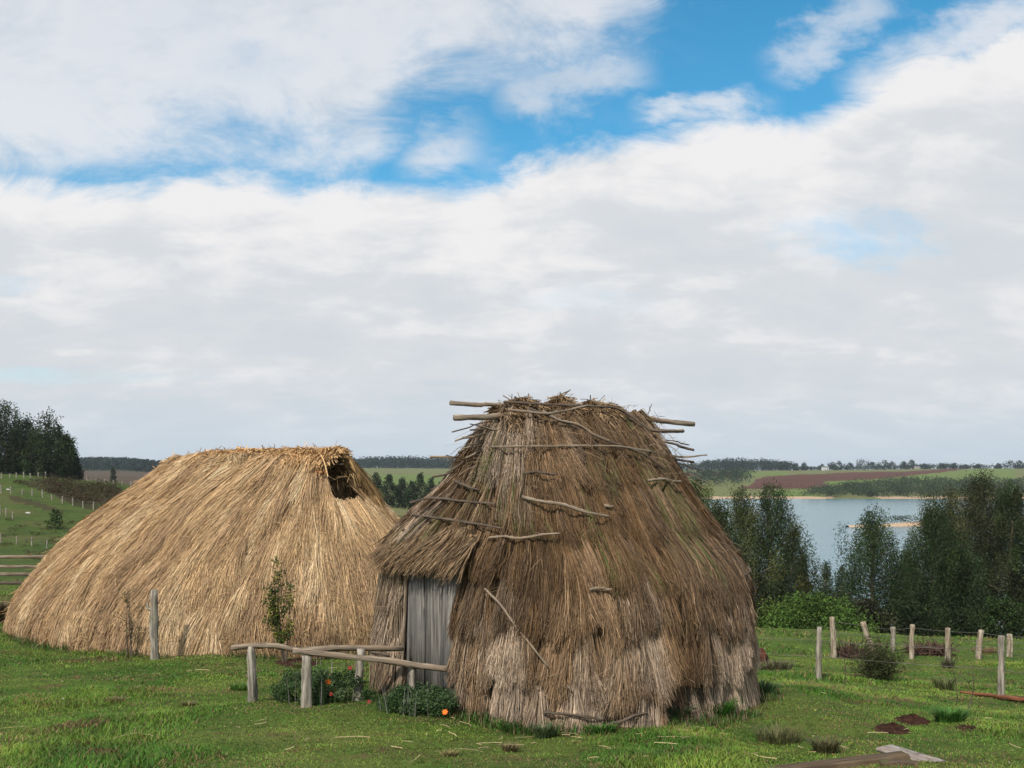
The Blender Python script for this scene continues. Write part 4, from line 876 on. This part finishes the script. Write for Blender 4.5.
def far_woods():
    r = rs(77)
    def canopy(name, pts, hs, ws, c1, c2, leaf, per, mat='farleaf'):
        J = Join()
        for (p, h, w) in zip(pts, hs, ws):
            t = r.rand(); c = (np.array(c1) * (1 - t) + np.array(c2) * t) * (.7 + .6 * r.rand())
            for k in range(3):
                P = blob_points(r, per // 3, (p[0] + (r.rand() - .5) * w * .7, p[1] + (r.rand() - .5) * w * .7, p[2] + h * (.2 + .27 * k)), (w * .5, w * .5, h * .42 * (1.15 - .25 * k)), .3); leaves(J, r, P, leaf, leaf * .4, c, 0, var=.6)
        return tag(J.out(name, M[mat]), kind='stuff')
    def scatter(n, poly, y0, y1):
        out = []
        X0 = min(p[0] for p in poly); X1 = max(p[0] for p in poly)
        while len(out) < n:
            m = 4000; X = X0 + (X1 - X0) * r.rand(m); Y = y0 + (y1 - y0) * r.rand(m); x = (X - CX) / F * Y; z = H(x, Y); A, B = px(np.stack([x, Y, z], -1)); ok = inpoly(A, B, poly)
            if not ok.any(): break
            out += list(zip(x[ok], Y[ok], z[ok]))
        return out[:n]
    # shore wood on the far bank
    p = scatter(420, [(800,495.5),(840,489),(870,485.5),(905,483.5),(965,483.5),(1030,483),(1030,498),(905,498),(870,497),(830,498)], 690, 1050)
    canopy('far_shore_wood', p, 5 + 4 * r.rand(len(p)), 7 + 5 * r.rand(len(p)), (.045,.07,.03), (.03,.045,.022), 1.1, 66)
    p = scatter(70, [(690,476),(745,475.5),(750,485),(700,489),(690,489)], 850, 1300)
    canopy('field_edge_wood', p, 8 + 5 * r.rand(len(p)), 11 + 5 * r.rand(len(p)), (.03,.055,.03), (.025,.04,.022), 1.4, 70)
    # skyline woods
    def line(a, b, n, Y, h0, h1, dY=60):
        X = a + (b - a) * r.rand(n); Yy = Y + dY * r.rand(n); x = (X - CX) / F * Yy; z = H(x, Yy); f = (X - a) / (b - a)
        return list(zip(x, Yy, z)), (h0 + (h1 - h0) * r.rand(n)) * (.62 + .38 * np.sin(np.pi * np.clip(f, .03, .97)) ** .5)
    p, h = line(700, 790, 170, 1420, 13, 20); canopy('skyline_wood', p, h, 14 + 6 * r.rand(len(p)), (.025,.045,.03), (.02,.035,.025), 1.9, 80)
    p, h = line(640, 700, 60, 1420, 9, 14); canopy('skyline_wood', p, h, 14 + 6 * r.rand(len(p)), (.025,.045,.03), (.02,.035,.025), 1.9, 60)
    p, h = line(790, 1040, 130, 1440, 5, 9, 100); canopy('skyline_hedge', p, h, 13 + 7 * r.rand(len(p)), (.03,.05,.03), (.02,.035,.025), 1.8, 50)
    p, h = line(336, 470, 420, 1500, 13, 21, 260); canopy('ridge_forest', p, h, 16 + 8 * r.rand(len(p)), (.025,.045,.03), (.02,.035,.028), 2.1, 60)
    p = scatter(260, [(60,477.5),(160,477.5),(160,466),(60,466)], 1180, 1560)
    canopy('plantation', p, 11 + 4 * r.rand(len(p)), 22 + 8 * r.rand(len(p)), (.02,.038,.028), (.018,.032,.024), 2.6, 80)
    p, h = line(72, 150, 120, 1560, 13, 16, 60); canopy('plantation', p, h, 20 + 6 * r.rand(len(p)), (.02,.038,.028), (.018,.032,.024), 2.4, 60)
    p, h = line(148, 345, 200, 1500, 8, 14, 200); canopy('ridge_forest', p, h, 20 + 8 * r.rand(len(p)), (.025,.045,.03), (.02,.035,.028), 2.6, 40)
    p = scatter(150, [(18,483),(62,480),(112,486),(126,500),(112,512),(80,507),(50,494),(30,487)], 110, 176)
    canopy('bank_scrub', p, .6 + .9 * r.rand(len(p)), 1.2 + 1.6 * r.rand(len(p)), (.05,.05,.02), (.06,.038,.022), .22, 60)
    p = scatter(60, [(0,520),(110,520),(60,560),(0,560)], 60, 150)
    canopy('pasture_tussocks', p, .25 + .2 * r.rand(len(p)), .6 + .8 * r.rand(len(p)), (.07,.085,.03), (.10,.075,.035), .14, 45)
    # single trees that stand out on the skyline
    sk = [(796, 464, 6), (804, 463, 8), (832, 462.5, 9), (839, 461.5, 10), (850, 463, 8), (862, 460, 16), (872, 462, 12), (884, 460.5, 11), (892, 462, 9), (904, 461.5, 6), (912, 460, 9), (925, 464, 12), (942, 464, 11), (954, 463.5, 5), (965, 465, 10), (978, 465.5, 8), (998, 464, 8), (1010, 461, 13), (1020, 461, 12), (345, 461, 8), (822, 465, 6)]
    nth = ['first', 'second', 'third', 'fourth', 'fifth', 'sixth', 'seventh', 'eighth', 'ninth', 'tenth']; xs = sorted(q[0] for q in sk)
    def sky_label(X, w):
        size = 'broad rounded' if w >= 12 else ('small thin' if w <= 6 else 'rounded')
        if X < 400: return 'rounded far tree just over the right end of the golden hut ridge'
        if X < 825: return size + ' skyline tree, ' + nth[len([q for q in xs if X < q < 825])] + ' to the left of the white farmhouse'
        if X < 917: return size + ' skyline tree, ' + nth[len([q for q in xs if 825 < q < X])] + ' to the right of the white farmhouse'
        return size + ' skyline tree, ' + nth[len([q for q in xs if 917 < q < X])] + ' to the right of the tan farm building'
    for i, (X, ty, w) in enumerate(sk):
        Y = 1405 + (i * 17) % 29; b = onX(X, Y); ht = max(5, (HY - ty) / F * Y - b[2])
        tree('skyline_tree', b, ht, w / F * Y * 1.1, 'round', sky_label(X, w), 'tree', 'single trees on the far skyline', 400 + i, ((.022,.04,.028), (.03,.05,.03)), 2.0, 420, .05, nclump=12)
    # bushes on the sand spit
    n = 26; x = 138 + 60 * r.rand(n); y = 366 + 6 * r.rand(n); p = list(zip(x, y, np.full(n, -19.6))); canopy('spit_scrub', p, 2.5 + 1.5 * r.rand(n), 5 + 3 * r.rand(n), (.04,.06,.03), (.03,.04,.02), .6, 90)
far_woods()

# ------------------------------------------------------------------ farmhouses far off
def farmhouse(X, Y, w, d, h, mat, label):
    b = onX(X, Y) - np.array([0, 0, .5]); root = thing('farmhouse', tuple(b), label, 'house')
    V, Fq, uv = box(b + np.array([0, 0, h / 2]), (1, 0, 0), (0, 1, 0), (0, 0, 1), (w / 2, d / 2, h / 2)); mesh('wall', V, Fq, M[mat], root)
    x0, x1, y0, y1, z0, z1 = b[0] - w / 2 - .4, b[0] + w / 2 + .4, b[1] - d / 2 - .5, b[1] + d / 2 + .5, b[2] + h, b[2] + h + d * .28; ym = b[1]
    V = np.array([(x0, y0, z0), (x1, y0, z0), (x1, y1, z0), (x0, y1, z0), (x0, ym, z1), (x1, ym, z1)])
    mesh('roof', V, [np.array([[0, 1, 5, 4], [2, 3, 4, 5], [3, 2, 1, 0]]), np.array([[0, 4, 3], [1, 2, 5]])], M['roof'], root)
    for k in (-.28, .28):
        V, Fq, uv = box(b + np.array([w * k, -d / 2 - .02, h * .55]), (1, 0, 0), (0, 1, 0), (0, 0, 1), (w * .08, .05, h * .2)); mesh('window', V, Fq, M['glass'], root)
    V, Fq, uv = box(b + np.array([0, -d / 2 - .02, h * .38]), (1, 0, 0), (0, 1, 0), (0, 0, 1), (w * .06, .05, h * .36)); mesh('door', V, Fq, M['glass'], root)
farmhouse(825, 1390, 9, 7, 4.2, 'white_wall', 'white farmhouse among the skyline trees above the brown plowed field')
farmhouse(917, 1400, 7, 6, 3.2, 'tan_wall', 'tan farm building between skyline trees, right of the white farmhouse')

# ------------------------------------------------------------------ fences
def post_mesh(name, foot, top, r0, r1, mat, parent, seed, flat=False):
    foot = np.array(foot, float); top = np.array(top, float); m = (foot + top) / 2 + (rs(seed).rand(3) - .5) * r0 * .5
    V, fs, uv = tube([foot - (top - foot) * .12, m, top], [r0, (r0 + r1) / 2, r1], 9, seed, .12, 5); return mesh(name, V, fs, M[mat], parent, uv=uv, smooth=False)
def px_at(X, Yp, Y): return np.array([(X - CX) / F * Y, Y, (HY - Yp) / F * Y])
def wire(parent, ptsA, sagf=.02, rad=.006):
    pp = []
    for a, b in zip(ptsA[:-1], ptsA[1:]):
        for t in (0, .25, .5, .75): q = a + (b - a) * t; q = q - np.array([0, 0, sagf * np.linalg.norm(b - a) * 4 * t * (1 - t) * .3]); pp.append(q)
    pp.append(ptsA[-1]); V, fs, uv = tube(pp, rad, 4, 1, 0, 1); mesh('wire', V, fs, M['wire'], parent, uv=uv)
def wire_fence(defs, label, group=None, levels=(.35, .6, .88), name='wire_fence', rw=.006):
    """defs: (x foot, y foot, x top, y top, width px, material, part label)"""
    f0 = at(defs[0][0], defs[0][1]); root = thing(name, tuple(f0), label, 'fence', group); A = []
    for k, d in enumerate(defs):
        foot = at(d[0], d[1]); Y = foot[1]; top = px_at(d[2], d[3], Y); w = d[4] / 2 / F * Y
        o = post_mesh('post', foot, top, w * 1.05, w * .92, d[5], root, int(abs(d[0])) + k)
        if len(d) > 6: o['label'] = d[6]
        A.append((foot, top))
    for l in levels: wire(root, [a + (b - a) * l for a, b in A], rad=rw)
    return root
wire_fence([(700,672,700,622,4.5,'grey_post'), (819,680,819.5,627,5.5,'grey_post','thin grey post standing nearest to the old hut'), (1001,697,1001.5,636,6.5,'grey_post','squared grey post near the red branch'), (1120,716,1120,655,6,'grey_post')],
           'nearer wire fence with thin grey posts crossing the meadow right of the old hut', levels=(.45, .75), rw=.004)
wire_fence([(834,658,832,617,5.5,'pale_post','knobbly cream-coloured post'), (877,661,863,622,5.5,'pale_post','pale post leaning left behind the spiky bush'), (893,652,893,627,5,'grey_post'), (911.5,659,912.5,624.5,5,'pale_post'), (947.5,661,947.5,628,5.5,'pale_post'),
            (979,659,981.5,630,6,'pale_post','cream post tilted right with a red-stained foot'), (1009,657,1009.5,634,5.5,'pale_post'), (1048,660,1048,636,5.5,'pale_post')],
           'farther wire fence with knobbly cream posts along the brow above the lake', levels=(.4, .65, .9), rw=.005)
def slope_fence(pts, hpx, label, n):
    P = np.array(pts, float); s = np.concatenate([[0], np.cumsum(np.hypot(*np.diff(P, axis=0).T))]); d = []
    r = rs(n)
    for t in np.linspace(0, s[-1], n):
        X = np.interp(t, s, P[:, 0]) + r.rand() - .5; Y = np.interp(t, s, P[:, 1]); d.append((X, Y, X + (r.rand() - .5) * 1.2, Y - hpx * (.8 + .35 * r.rand()), 1.2, 'grey_post'))
    wire_fence(d, label, 'wire fences on the left hillside', levels=(.5, .85), rw=.008)
slope_fence([(-20,492),(23,495),(45,498),(64,504),(93,510)], 7.5, 'faint post-and-wire fence halfway up the left hill, dropping to the right', 12)
slope_fence([(-20,514),(2,515),(12,520)], 9, 'short run of pale posts low on the left hill at the photo edge', 6)
slope_fence([(-14,541),(12,544),(37,547),(62,552)], 9, 'lowest pale-post wire fence on the left slope above the board rails', 6)
slope_fence([(-20,479),(8,478.2),(34,477.6),(60,477.4)], 5.5, 'line of posts along the hill crest in front of the dark grove', 12)
slope_fence([(62,477.5),(97,482.3),(130,486)], 4, 'small posts along the crest between the grove and the golden hut', 9)
def board_fence():
    Y = 30.5; root = thing('board_fence', (-15.5, Y, float(H(-15.5, Y))), 'grey board fence with four horizontal rails left of the golden hut', 'fence')
    xs = [-20.0, -17.2, -13.2]
    for k, x in enumerate(xs):
        g = on(x, Y + .06); post_mesh('post', g, g + np.array([0, 0, 1.25]), .07, .065, 'grey_post', root, 60 + k)
    for k, yp in enumerate((557, 566.5, 574, 582.5)):
        z = (HY - yp) / F * Y; V, Fq, uv = box((-16.4, Y - .03, z), (1, 0, -.004 * (k - 1)), (0, 1, 0), (0, 0, 1), (3.8, .018, .048), .02, k + 4); mesh('rail', V, Fq, M['darkpole'] if k == 3 else M['pole'], root, uv=uv)
board_fence()

# the two hand rails leading to the door
def hand_rails():
    def rail_fence(label, posts, rail, rw, seed):
        f0 = posts[0]; Y0 = f0[5]; b = onX(f0[0], Y0); root = thing('hand_rail', tuple(b), label, 'rail', 'pole rails in front of the old hut door')
        for k, (fx, fy, tx, ty, w, Y) in enumerate(posts):
            g = onX(fx, Y); top = px_at(tx, ty, Y); post_mesh('post', g - np.array([0, 0, .05]), top, w / 2 / F * Y * 1.08, w / 2 / F * Y * .9, 'grey_post', root, seed + k)
        pp = [px_at(x, y, Y) for x, y, Y in rail]; V, fs, uv = tube(pp, [rw / 2 / F * p[1] for p in pp], 9, seed + 9, .12, 5); mesh('rail', V, fs, M['pole'], root, uv=uv, smooth=True)
    rail_fence('back pole rail in front of the old hut door, on two posts', [(253,708,251,646,10,12.35),(359,705,361,649,8.5,12.4)], [(231,648,12.3),(255,646,12.35),(275,646,12.35),(300,650,12.4),(340,648,12.4),(403,648.5,12.75)], 5.5, 500)
    rail_fence('front pole rail slanting down across the old hut door', [(307,712,307,655,10.5,11.9),(412,700,412,667,7,12.1)], [(293,650.5,11.85),(330,655,11.9),(380,660,12.0),(415,665,12.05),(447,669,12.0)], 6.2, 520)
hand_rails()
def single_post():
    b = onX(155, 17.6); top = px_at(154, 590, 17.6); root = thing('fence_post', tuple(b), 'single grey forked post standing in front of the golden hut', 'post')
    post_mesh('post', b, top, .075, .06, 'grey_post', root, 91); m = b + (top - b) * .72
    V, fs, uv = tube([m, m + np.array([-.10, 0, .02]), m + np.array([-.12, 0, .12])], [.035, .03, .02], 7, 5); mesh('branch_stub', V, fs, M['grey_post'], root, uv=uv)
single_post()

# ------------------------------------------------------------------ flower bushes, saplings, tufts
def flower_bush(label, X0, X1, ytop, Y, flowers, seed, spikes=26):
    r = rs(seed); b = onX((X0 + X1) / 2, Y); w = (X1 - X0) / F * Y / 2; h = (HY - ytop) / F * Y - b[2]; root = thing('flower_bush', tuple(b), label, 'bush', 'flowering bushes by the hand rails')
    J = Join()
    for i in range(46):
        a = r.rand() * 6.28; d = math.sqrt(r.rand()); c = b + np.array([math.cos(a) * d * w * .85, math.sin(a) * d * w * .5, h * (.08 + .78 * r.rand() * math.sqrt(1 - .75 * d * d))]); s = .06 + .05 * r.rand()
        P = blob_points(r, 150, c, (s * 1.3, s * 1.3, s), .2); t = r.rand(); cc = np.array([.045, .095, .03]) * (1 - t) + np.array([.09, .135, .06]) * t; leaves(J, r, P, .045, .008, cc, 0, var=.9)
    blades(J, r, 160, b, w * .8, h * .9, .003, (.04, .07, .025), .6, .15)
    J.out('foliage', M['leaf'], root)
    K = Join(); blades(K, r, spikes, b, w * .8, h * 1.32, .0035, (.22, .20, .20), .25, .02); K.out('dry_spike', M['leaf'], root)
    for k, (fx, fy, s, mt) in enumerate(flowers):
        c = px_at(fx, fy, Y - .30 + .04 * r.rand()); n = 8; J = Join(); S = s / F * Y / 2; q = nrm(np.array([r.normal() * .25, -1, .45 + .2 * r.rand()])); e1 = nrm(np.cross(q, [0, 0, 1])); e2 = np.cross(e1, q)
        for ring, (ra, na) in enumerate(((1.0, 9), (.68, 7))):
            for i in range(na):
                a = 6.283 * i / na + ring * .3 + r.rand() * .1; d = e1 * math.cos(a) + e2 * math.sin(a); t_ = np.cross(q, d)
                V = np.array([c + q * .004 * ring, c + d * S * ra * .6 + t_ * S * .26 * ra + q * S * .1, c + d * S * ra + q * (.05 * ring) * S, c + d * S * ra * .6 - t_ * S * .26 * ra + q * S * .1]); J.add(V, np.array([[0, 1, 2, 3]]))
        fl = J.out('flower', M[mt], root); P = blob_points(r, 40, c + q * .006, (S * .28, S * .28, S * .28), .6); E = Join(); leaves(E, r, P, S * .2, S * .06, (.2, .1, .02), 0); E.C = []; E.out('flower_centre', M['flower_eye'], fl)
        V, fs, uv = tube([c, c * .5 + np.array([c[0] + r.normal() * .02, c[1] + .12, b[2] + .05]) * .5 + np.array([0, -.02, .02]), np.array([c[0], c[1] + .2, b[2]])], .003, 4, k, 0, 2); mesh('stem', V, fs, M['wire'], fl)
flower_bush('green bush with orange and dark red flowers behind the hand rail posts', 264, 378, 662, 12.45, [(328,682,6.5,'petal'),(350,668,5,'petal_red'),(331,694,4.5,'petal_red'),(369,702,5,'petal_red')], 31)
flower_bush('low green bush with one orange flower below the old hut door', 368, 462, 684, 11.85, [(445,712,6.5,'petal')], 32)

def sapling(X, ybase, ytop, Yd, label, seed, wpx, n_leaf, cl, nst=5, leafl=.06):
    r = rs(seed); b = onX(X, Yd); h = (HY - ytop) / F * Yd - b[2]; root = thing('sapling', tuple(b), label, 'sapling'); J = Join(); K = Join()
    for i in range(nst):
        tx = (r.rand() - .5) * wpx / F * Yd * 1.0; hh = h * (.6 + .4 * r.rand()) if i else h; p = [b + np.array([(r.rand() - .5) * .08, 0, 0]), b + np.array([tx * .5, r.normal() * .04, hh * .5]), b + np.array([tx * .8, r.normal() * .05, hh])]
        V, fs, uv = tube(p, [.014, .009, .003], 5, seed + i, .1, 5, False); K.add(V, fs, uv)
        for k in range(9):
            f = .2 + .75 * r.rand(); c0 = p[0] + (p[2] - p[0]) * f + np.array([tx * .15 * math.sin(math.pi * f), 0, 0]); e = c0 + np.array([r.normal() * .13, r.normal() * .13, .16 + .1 * r.rand()]) * (1.1 - f * .5)
            V, fs, uv = tube([c0, (c0 + e) / 2 + np.array([0, 0, -.01]), e], [.005, .004, .002], 4, k, 0, 2, False); K.add(V, fs, uv)
            m = n_leaf // (nst * 9); t = r.rand(m)[:, None]; P = c0 + (e - c0) * t + r.normal(size=(m, 3)) * .045; leaves(J, r, P, leafl, leafl * .22, np.array(cl[k % len(cl)]), .1, var=.8)
    J.out('leaves', M['leaf'], root); K.out('stem', M['darkpole'], root, smooth=True)
sapling(285, 652, 556, 17.2, 'slender leafy sapling with yellowing tips in front of the golden hut', 41, 44, 1700, [(.08,.11,.02), (.055,.09,.02), (.20,.20,.03), (.05,.08,.02)], 6)
sapling(130, 652, 588, 18.2, 'thin nearly bare sapling beside the lone post by the golden hut', 42, 22, 170, [(.10,.12,.04), (.15,.12,.06)], 3, .05)
def spiky_bush():
    r = rs(55); b = at(878, 681); h = (HY - 632) / F * b[1] - b[2]; root = thing('shrub', tuple(b), 'spiky dark bush in the meadow between the near and far wire fences', 'shrub'); J = Join(); K = Join()
    for i in range(150):
        a = r.rand() * 6.283; o = .15 + .85 * r.rand(); d = np.array([math.cos(a) * o, math.sin(a) * o, .25 + 1.05 * r.rand() * (1.15 - o * .55)]) * np.array([.62, .6, .78]); e = b + d * h * (.75 + .4 * r.rand()) * .95; m = b + (e - b) * .5 + np.array([0, 0, .05])
        V, fs, uv = tube([b, m, e], [.008, .005, .002], 4, i, 0, 2, False); K.add(V, fs, uv)
        n = 60; t = .25 + .78 * r.rand(n)[:, None]; P = b + (e - b) * t + np.array([0, 0, .1]) * t * (1 - t) + r.normal(size=(n, 3)) * .035; leaves(J, r, P, .06, .009, np.array([.05, .062, .022]) * (.6 + .8 * r.rand()), .1, var=.8)
    J.out('foliage', M['leaf'], root); K.out('branch', M['darkpole'], root)
spiky_bush()
def tufts():
    D = [(668, 722, 24, 28, (.035,.075,.03), 'dark ferny clump at the foot of the old hut wall', 420, 9), (714, 716, 26, 22, (.05,.14,.02), 'bright green grass clump at the foot of the old hut, right of the ferny clump', 700, 6),
         (760, 696, 20, 18, (.06,.11,.04), 'leafy weed at the right corner of the old hut', 260, 11), (600, 733, 22, 12, (.05,.12,.02), 'short bright grass clump beneath the middle of the old hut', 400, 6), (545, 738, 14, 20, (.05,.075,.03), 'grey-green clump under the low sticks of the old hut', 220, 5),
         (520, 730, 36, 12, (.05,.11,.02), 'low wide grass clump left of the grey-green one under the old hut', 500, 6), (778, 742, 34, 20, (.085,.085,.035), 'brownish rush tuft in the foreground right of the old hut', 260, 5), (826, 752, 20, 18, (.075,.07,.03), 'small brown rush tuft near the foreground beam', 320, 5),
         (775, 670, 26, 14, (.09,.08,.045), 'dull weedy tuft just beyond the right corner of the old hut', 320, 7), (948, 668, 10, 14, (.055,.05,.03), 'small dark dead twig clump in the meadow', 160, 5), (115, 702, 16, 7, (.13,.11,.045), 'faded tuft in the left foreground lawn', 160, 5),
         (188, 706, 14, 7, (.12,.11,.045), 'faded tuft right of the first in the left foreground lawn', 150, 5), (5, 622, 16, 26, (.075,.05,.03), 'reddish-brown bush at the left foot of the golden hut', 600, 10), (240, 690, 14, 10, (.06,.12,.02), 'green tuft at the foot of the leftmost rail post', 200, 5),
         (300, 668, 8, 8, (.10,.12,.03), 'small tuft beneath the slender sapling', 120, 6), (950, 722, 22, 18, (.045,.11,.02), 'lush grass clump beside the dug soil', 420, 6), (945, 690, 14, 16, (.07,.08,.03), 'wiry tuft below the near wire fence', 200, 5),
         (450, 756, 14, 8, (.14,.12,.05), 'faded tuft in the foreground under the low bush', 160, 5), (510, 752, 12, 12, (.13,.10,.05), 'tan tuft in the foreground before the old hut', 160, 5), (985, 652, 20, 6, (.15,.08,.04), 'dead fern patch at the foot of the tilted cream post', 200, 8)]
    for i, (X, yb, w, h, c, lab, n, wd) in enumerate(D):
        r = rs(600 + i); b = at(X, yb); s = b[1] / F; o = Join(); blades(o, r, n, b, w * s * .6, h * s * 1.25, wd * .0009, c, .65, .35)
        ob = o.out('grass_tuft' if 'grass' in lab or 'tuft' in lab else 'weed_clump', M['grass']); me = ob.data; tag(ob, lab, 'plant', 'tufts and weeds around the huts')
    # dry brush heaps by the far fence
    for i, (X, yb, w, h, lab) in enumerate(((928, 655, 34, 14, 'heap of dead brown brushwood by the far fence, left of the tilted post'), (852, 657, 22, 9, 'low heap of dead brush left of the spiky bush'))):
        r = rs(700 + i); b = at(X, yb); s = b[1] / F; J = Join(); n = 420; P0 = b + np.stack([(r.rand(n) - .5) * w * s, (r.rand(n) - .5) * .8, r.rand(n) * h * s * .5], -1); D_ = nrm(r.normal(size=(n, 3)) * np.array([1, 1, .6]) + np.array([0, 0, .25])); L = .25 + .4 * r.rand(n)
        V, Fq = ribbons(P0[:, None] + D_[:, None] * L[:, None, None] * (S4 - .3), nrm(np.cross(D_, r.normal(size=(n, 3))))[:, None] * .012 * np.ones((1, 4, 1))); J.add(V, Fq, None, np.repeat(np.array([.10, .06, .045]) * (.5 + r.rand(n))[:, None], 8, 0)); tag(J.out('brush_heap', M['leaf']), lab, 'brushwood')
    # thin bare whip near the red branch
    for i, (X, yb, yt, lab) in enumerate(((966, 716, 662, 'bare twiggy whip of a plant left of the squared grey post'), (845, 690, 628, 'bare thin twig standing left of the spiky bush'), (958, 700, 645, 'arching bare twig near the dug soil'))):
        r = rs(720 + i); b = at(X, yb); J = Join(); t = px_at(X + (6 if i == 0 else -8 * i), yt, b[1]); V, fs, uv = tube([b, (b + t) / 2 + np.array([.06, 0, 0]), t], [.008, .006, .002], 5, i, .1, 4); J.add(V, fs, uv)
        for k in range(7):
            f = .25 + .6 * r.rand(); c = b + (t - b) * f; e = c + np.array([r.normal() * .12, r.normal() * .1, .12]); V, fs, uv = tube([c, e], [.004, .002], 4, k, 0, 2); J.add(V, fs, uv)
        tag(J.out('bare_twig', M['darkpole']), lab, 'twig')
tufts()

# ------------------------------------------------------------------ things lying about
def soil_mound(X, Y, wpx, hpx, label, seed):
    r = rs(seed); b = at(X, Y); s = b[1] / F; n = 40; a = np.linspace(0, 2 * np.pi, n, endpoint=False); rr = np.linspace(0, 1, 9); A, Q = np.meshgrid(a, rr)
    rad = wpx * s / 2 * (.7 + .6 * fbm(np.cos(A) * 1.5 + seed, np.sin(A) * 1.5, 3, 3)); x = b[0] + np.cos(A) * Q * rad; y = b[1] + np.sin(A) * Q * rad * 1.6
    z = H(x, y) + hpx * s * (1 - Q ** 2) * (.1 + 1.7 * fbm(x * 7, y * 7, 7, 3)) - .02 * Q + (r.rand(*x.shape) - .5) * .05 * (1 - Q ** 4); V = np.stack([x, y, z], -1).reshape(-1, 3)
    i = np.arange(8)[:, None] * n; j = np.arange(n)[None]; Fq = np.stack([i + j, i + n + j, i + n + (j + 1) % n, i + (j + 1) % n], -1).reshape(-1, 4); tag(mesh('soil_mound', V, Fq, M['soil']), label, 'soil', 'patches of dug soil')
soil_mound(892, 731, 40, 5, 'left one of the two joined dark red soil mounds in the right meadow', 1); soil_mound(912, 722, 40, 5.5, 'right one of the two joined dark red soil mounds in the right meadow', 2)
soil_mound(972, 730, 46, 2.2, 'flat patch of bare soil under the bare twiggy whip', 3); soil_mound(72, 747, 56, 1.5, 'bare soil scar in the lawn at the lower left', 4); soil_mound(298, 662, 56, 2.5, 'strip of bare soil along the foot of the golden hut', 5)

def lying():
    # red peeled branch
    pp = [at(x, y) + np.array([0, 0, .05]) for x, y in ((960, 695), (985, 698), (1005, 701), (1032, 704))]
    V, fs, uv = tube(pp, [.015, .028, .032, .036], 8, 3, .2, 5); tag(mesh('fallen_branch', V, fs, M['red_branch'], uv=uv, smooth=True), 'reddish peeled branch lying in the grass before the squared grey post', 'branch')
    # brown beam running out of the bottom of the picture
    def beam(a, b, wa, ha, mat, seed):
        a = np.array(a); b = np.array(b); d = nrm(b - a); sd = nrm(np.cross(d, [0, 0, 1])); up = np.cross(sd, d); J = Join(); r = rs(seed); n = 14; V = []; U = []
        for k in range(n):
            c = a + (b - a) * k / (n - 1)
            for (i, j) in ((-1, -1), (-1.02, .7), (-.75, 1), (.75, 1), (1.02, .7), (1, -1)):
                V.append(c + sd * wa * (i + (r.rand() - .5) * .09) + up * ha * (j + (r.rand() - .5) * .09)); U.append((i * wa + j * ha * .6, k * .12))
        Fq = []; 
        for k in range(n - 1):
            for q in range(6): Fq.append((k * 6 + q, k * 6 + (q + 1) % 6, (k + 1) * 6 + (q + 1) % 6, (k + 1) * 6 + q))
        caps = [(0, 1, 2, 3), (0, 3, 4, 5)]; o = (n - 1) * 6; caps += [(o + 3, o + 2, o + 1, o), (o + 5, o + 4, o + 3, o)]
        return np.array(V), [np.array(Fq + caps)], np.array(U)
    a = px_at(700, 782, 8.75); b = px_at(905, 758, 9.2)
    V, fs, uv = beam(a, b, .08, .05, 'beam', 3); tag(mesh('fallen_beam', V, fs, M['beam'], uv=uv), 'dark brown squared beam lying in the foreground, running out of the photo at the bottom', 'beam')
    a = px_at(884, 747.5, 9.55); b = px_at(939, 764, 9.05)
    V, fs, uv = beam(a, b, .12, .016, 'plank', 5); pl = mesh('plank', V, fs, M['plank'], uv=uv); tag(pl, 'bleached grey plank end resting across the dark beam', 'plank')
    a = px_at(880, 764.5, 8.95); b = px_at(918, 766.5, 8.85)
    V, fs, uv = beam(a, b, .05, .04, 'beam', 7); tag(mesh('wood_block', V, fs, M['beam'], uv=uv), 'short worn wood block under the grey plank', 'wood')
    # dark stump past the hut corner
    b = at(762, 664); V, fs, uv = tube([b - np.array([0, 0, .05]), b + np.array([.01, 0, .2]), b + np.array([-.02, 0, .36])], [.13, .11, .07], 9, 9, .25, 3); tag(mesh('tree_stump', V, fs, M['rust'], uv=uv), 'dark reddish stump just past the right corner of the old hut', 'stump')
    r = rs(5)
    for X, Y, s, lab in ((8, 490, .22, 'white rock high on the left hill'), (28, 513.5, .24, 'pale rock halfway down the left hill'), (77, 648, .06, 'small white stone in the lawn before the golden hut'), (63, 700, .03, 'tiny pale stone in the left lawn')):
        b = at(X, Y); n = 60; me = bpy.data.meshes.new('rock'); import bmesh; bm = bmesh.new(); bmesh.ops.create_icosphere(bm, subdivisions=2, radius=1)
        for v in bm.verts: k = 1 + (r.rand() - .5) * .25; v.co = Vector((v.co.x * s * 1.5 * k, v.co.y * s * k, v.co.z * s * .6 * k))
        bm.to_mesh(me); bm.free(); me.materials.append(M['stone']); o = bpy.data.objects.new('rock', me); col.objects.link(o); o.location = tuple(b + np.array([0, 0, s * .3])); tag(o, lab, 'rock')
lying()

# ------------------------------------------------------------------ air
def haze():
    m = bpy.data.materials.new('haze_air'); m.use_nodes = True; nt = m.node_tree; nt.nodes.clear(); o = nt.nodes.new('ShaderNodeOutputMaterial'); v = nt.nodes.new('ShaderNodeVolumePrincipled')
    v.inputs['Color'].default_value = (.72, .82, .95, 1); v.inputs['Density'].default_value = .00008; nt.links.new(v.outputs[0], o.inputs['Volume'])
    x, y0, y1, z0, z1 = 6200, -40, 4600, -40, 40
    V = np.array([(-x, y0, z0), (x, y0, z0), (x, y1, z0), (-x, y1, z0), (-x, y0, z1), (x, y0, z1), (x, y1, z1), (-x, y1, z1)], float)
    tag(mesh('haze', V, np.array([[3, 2, 1, 0], [4, 5, 6, 7], [0, 1, 5, 4], [1, 2, 6, 5], [2, 3, 7, 6], [3, 0, 4, 7]]), m), kind='stuff')
haze()
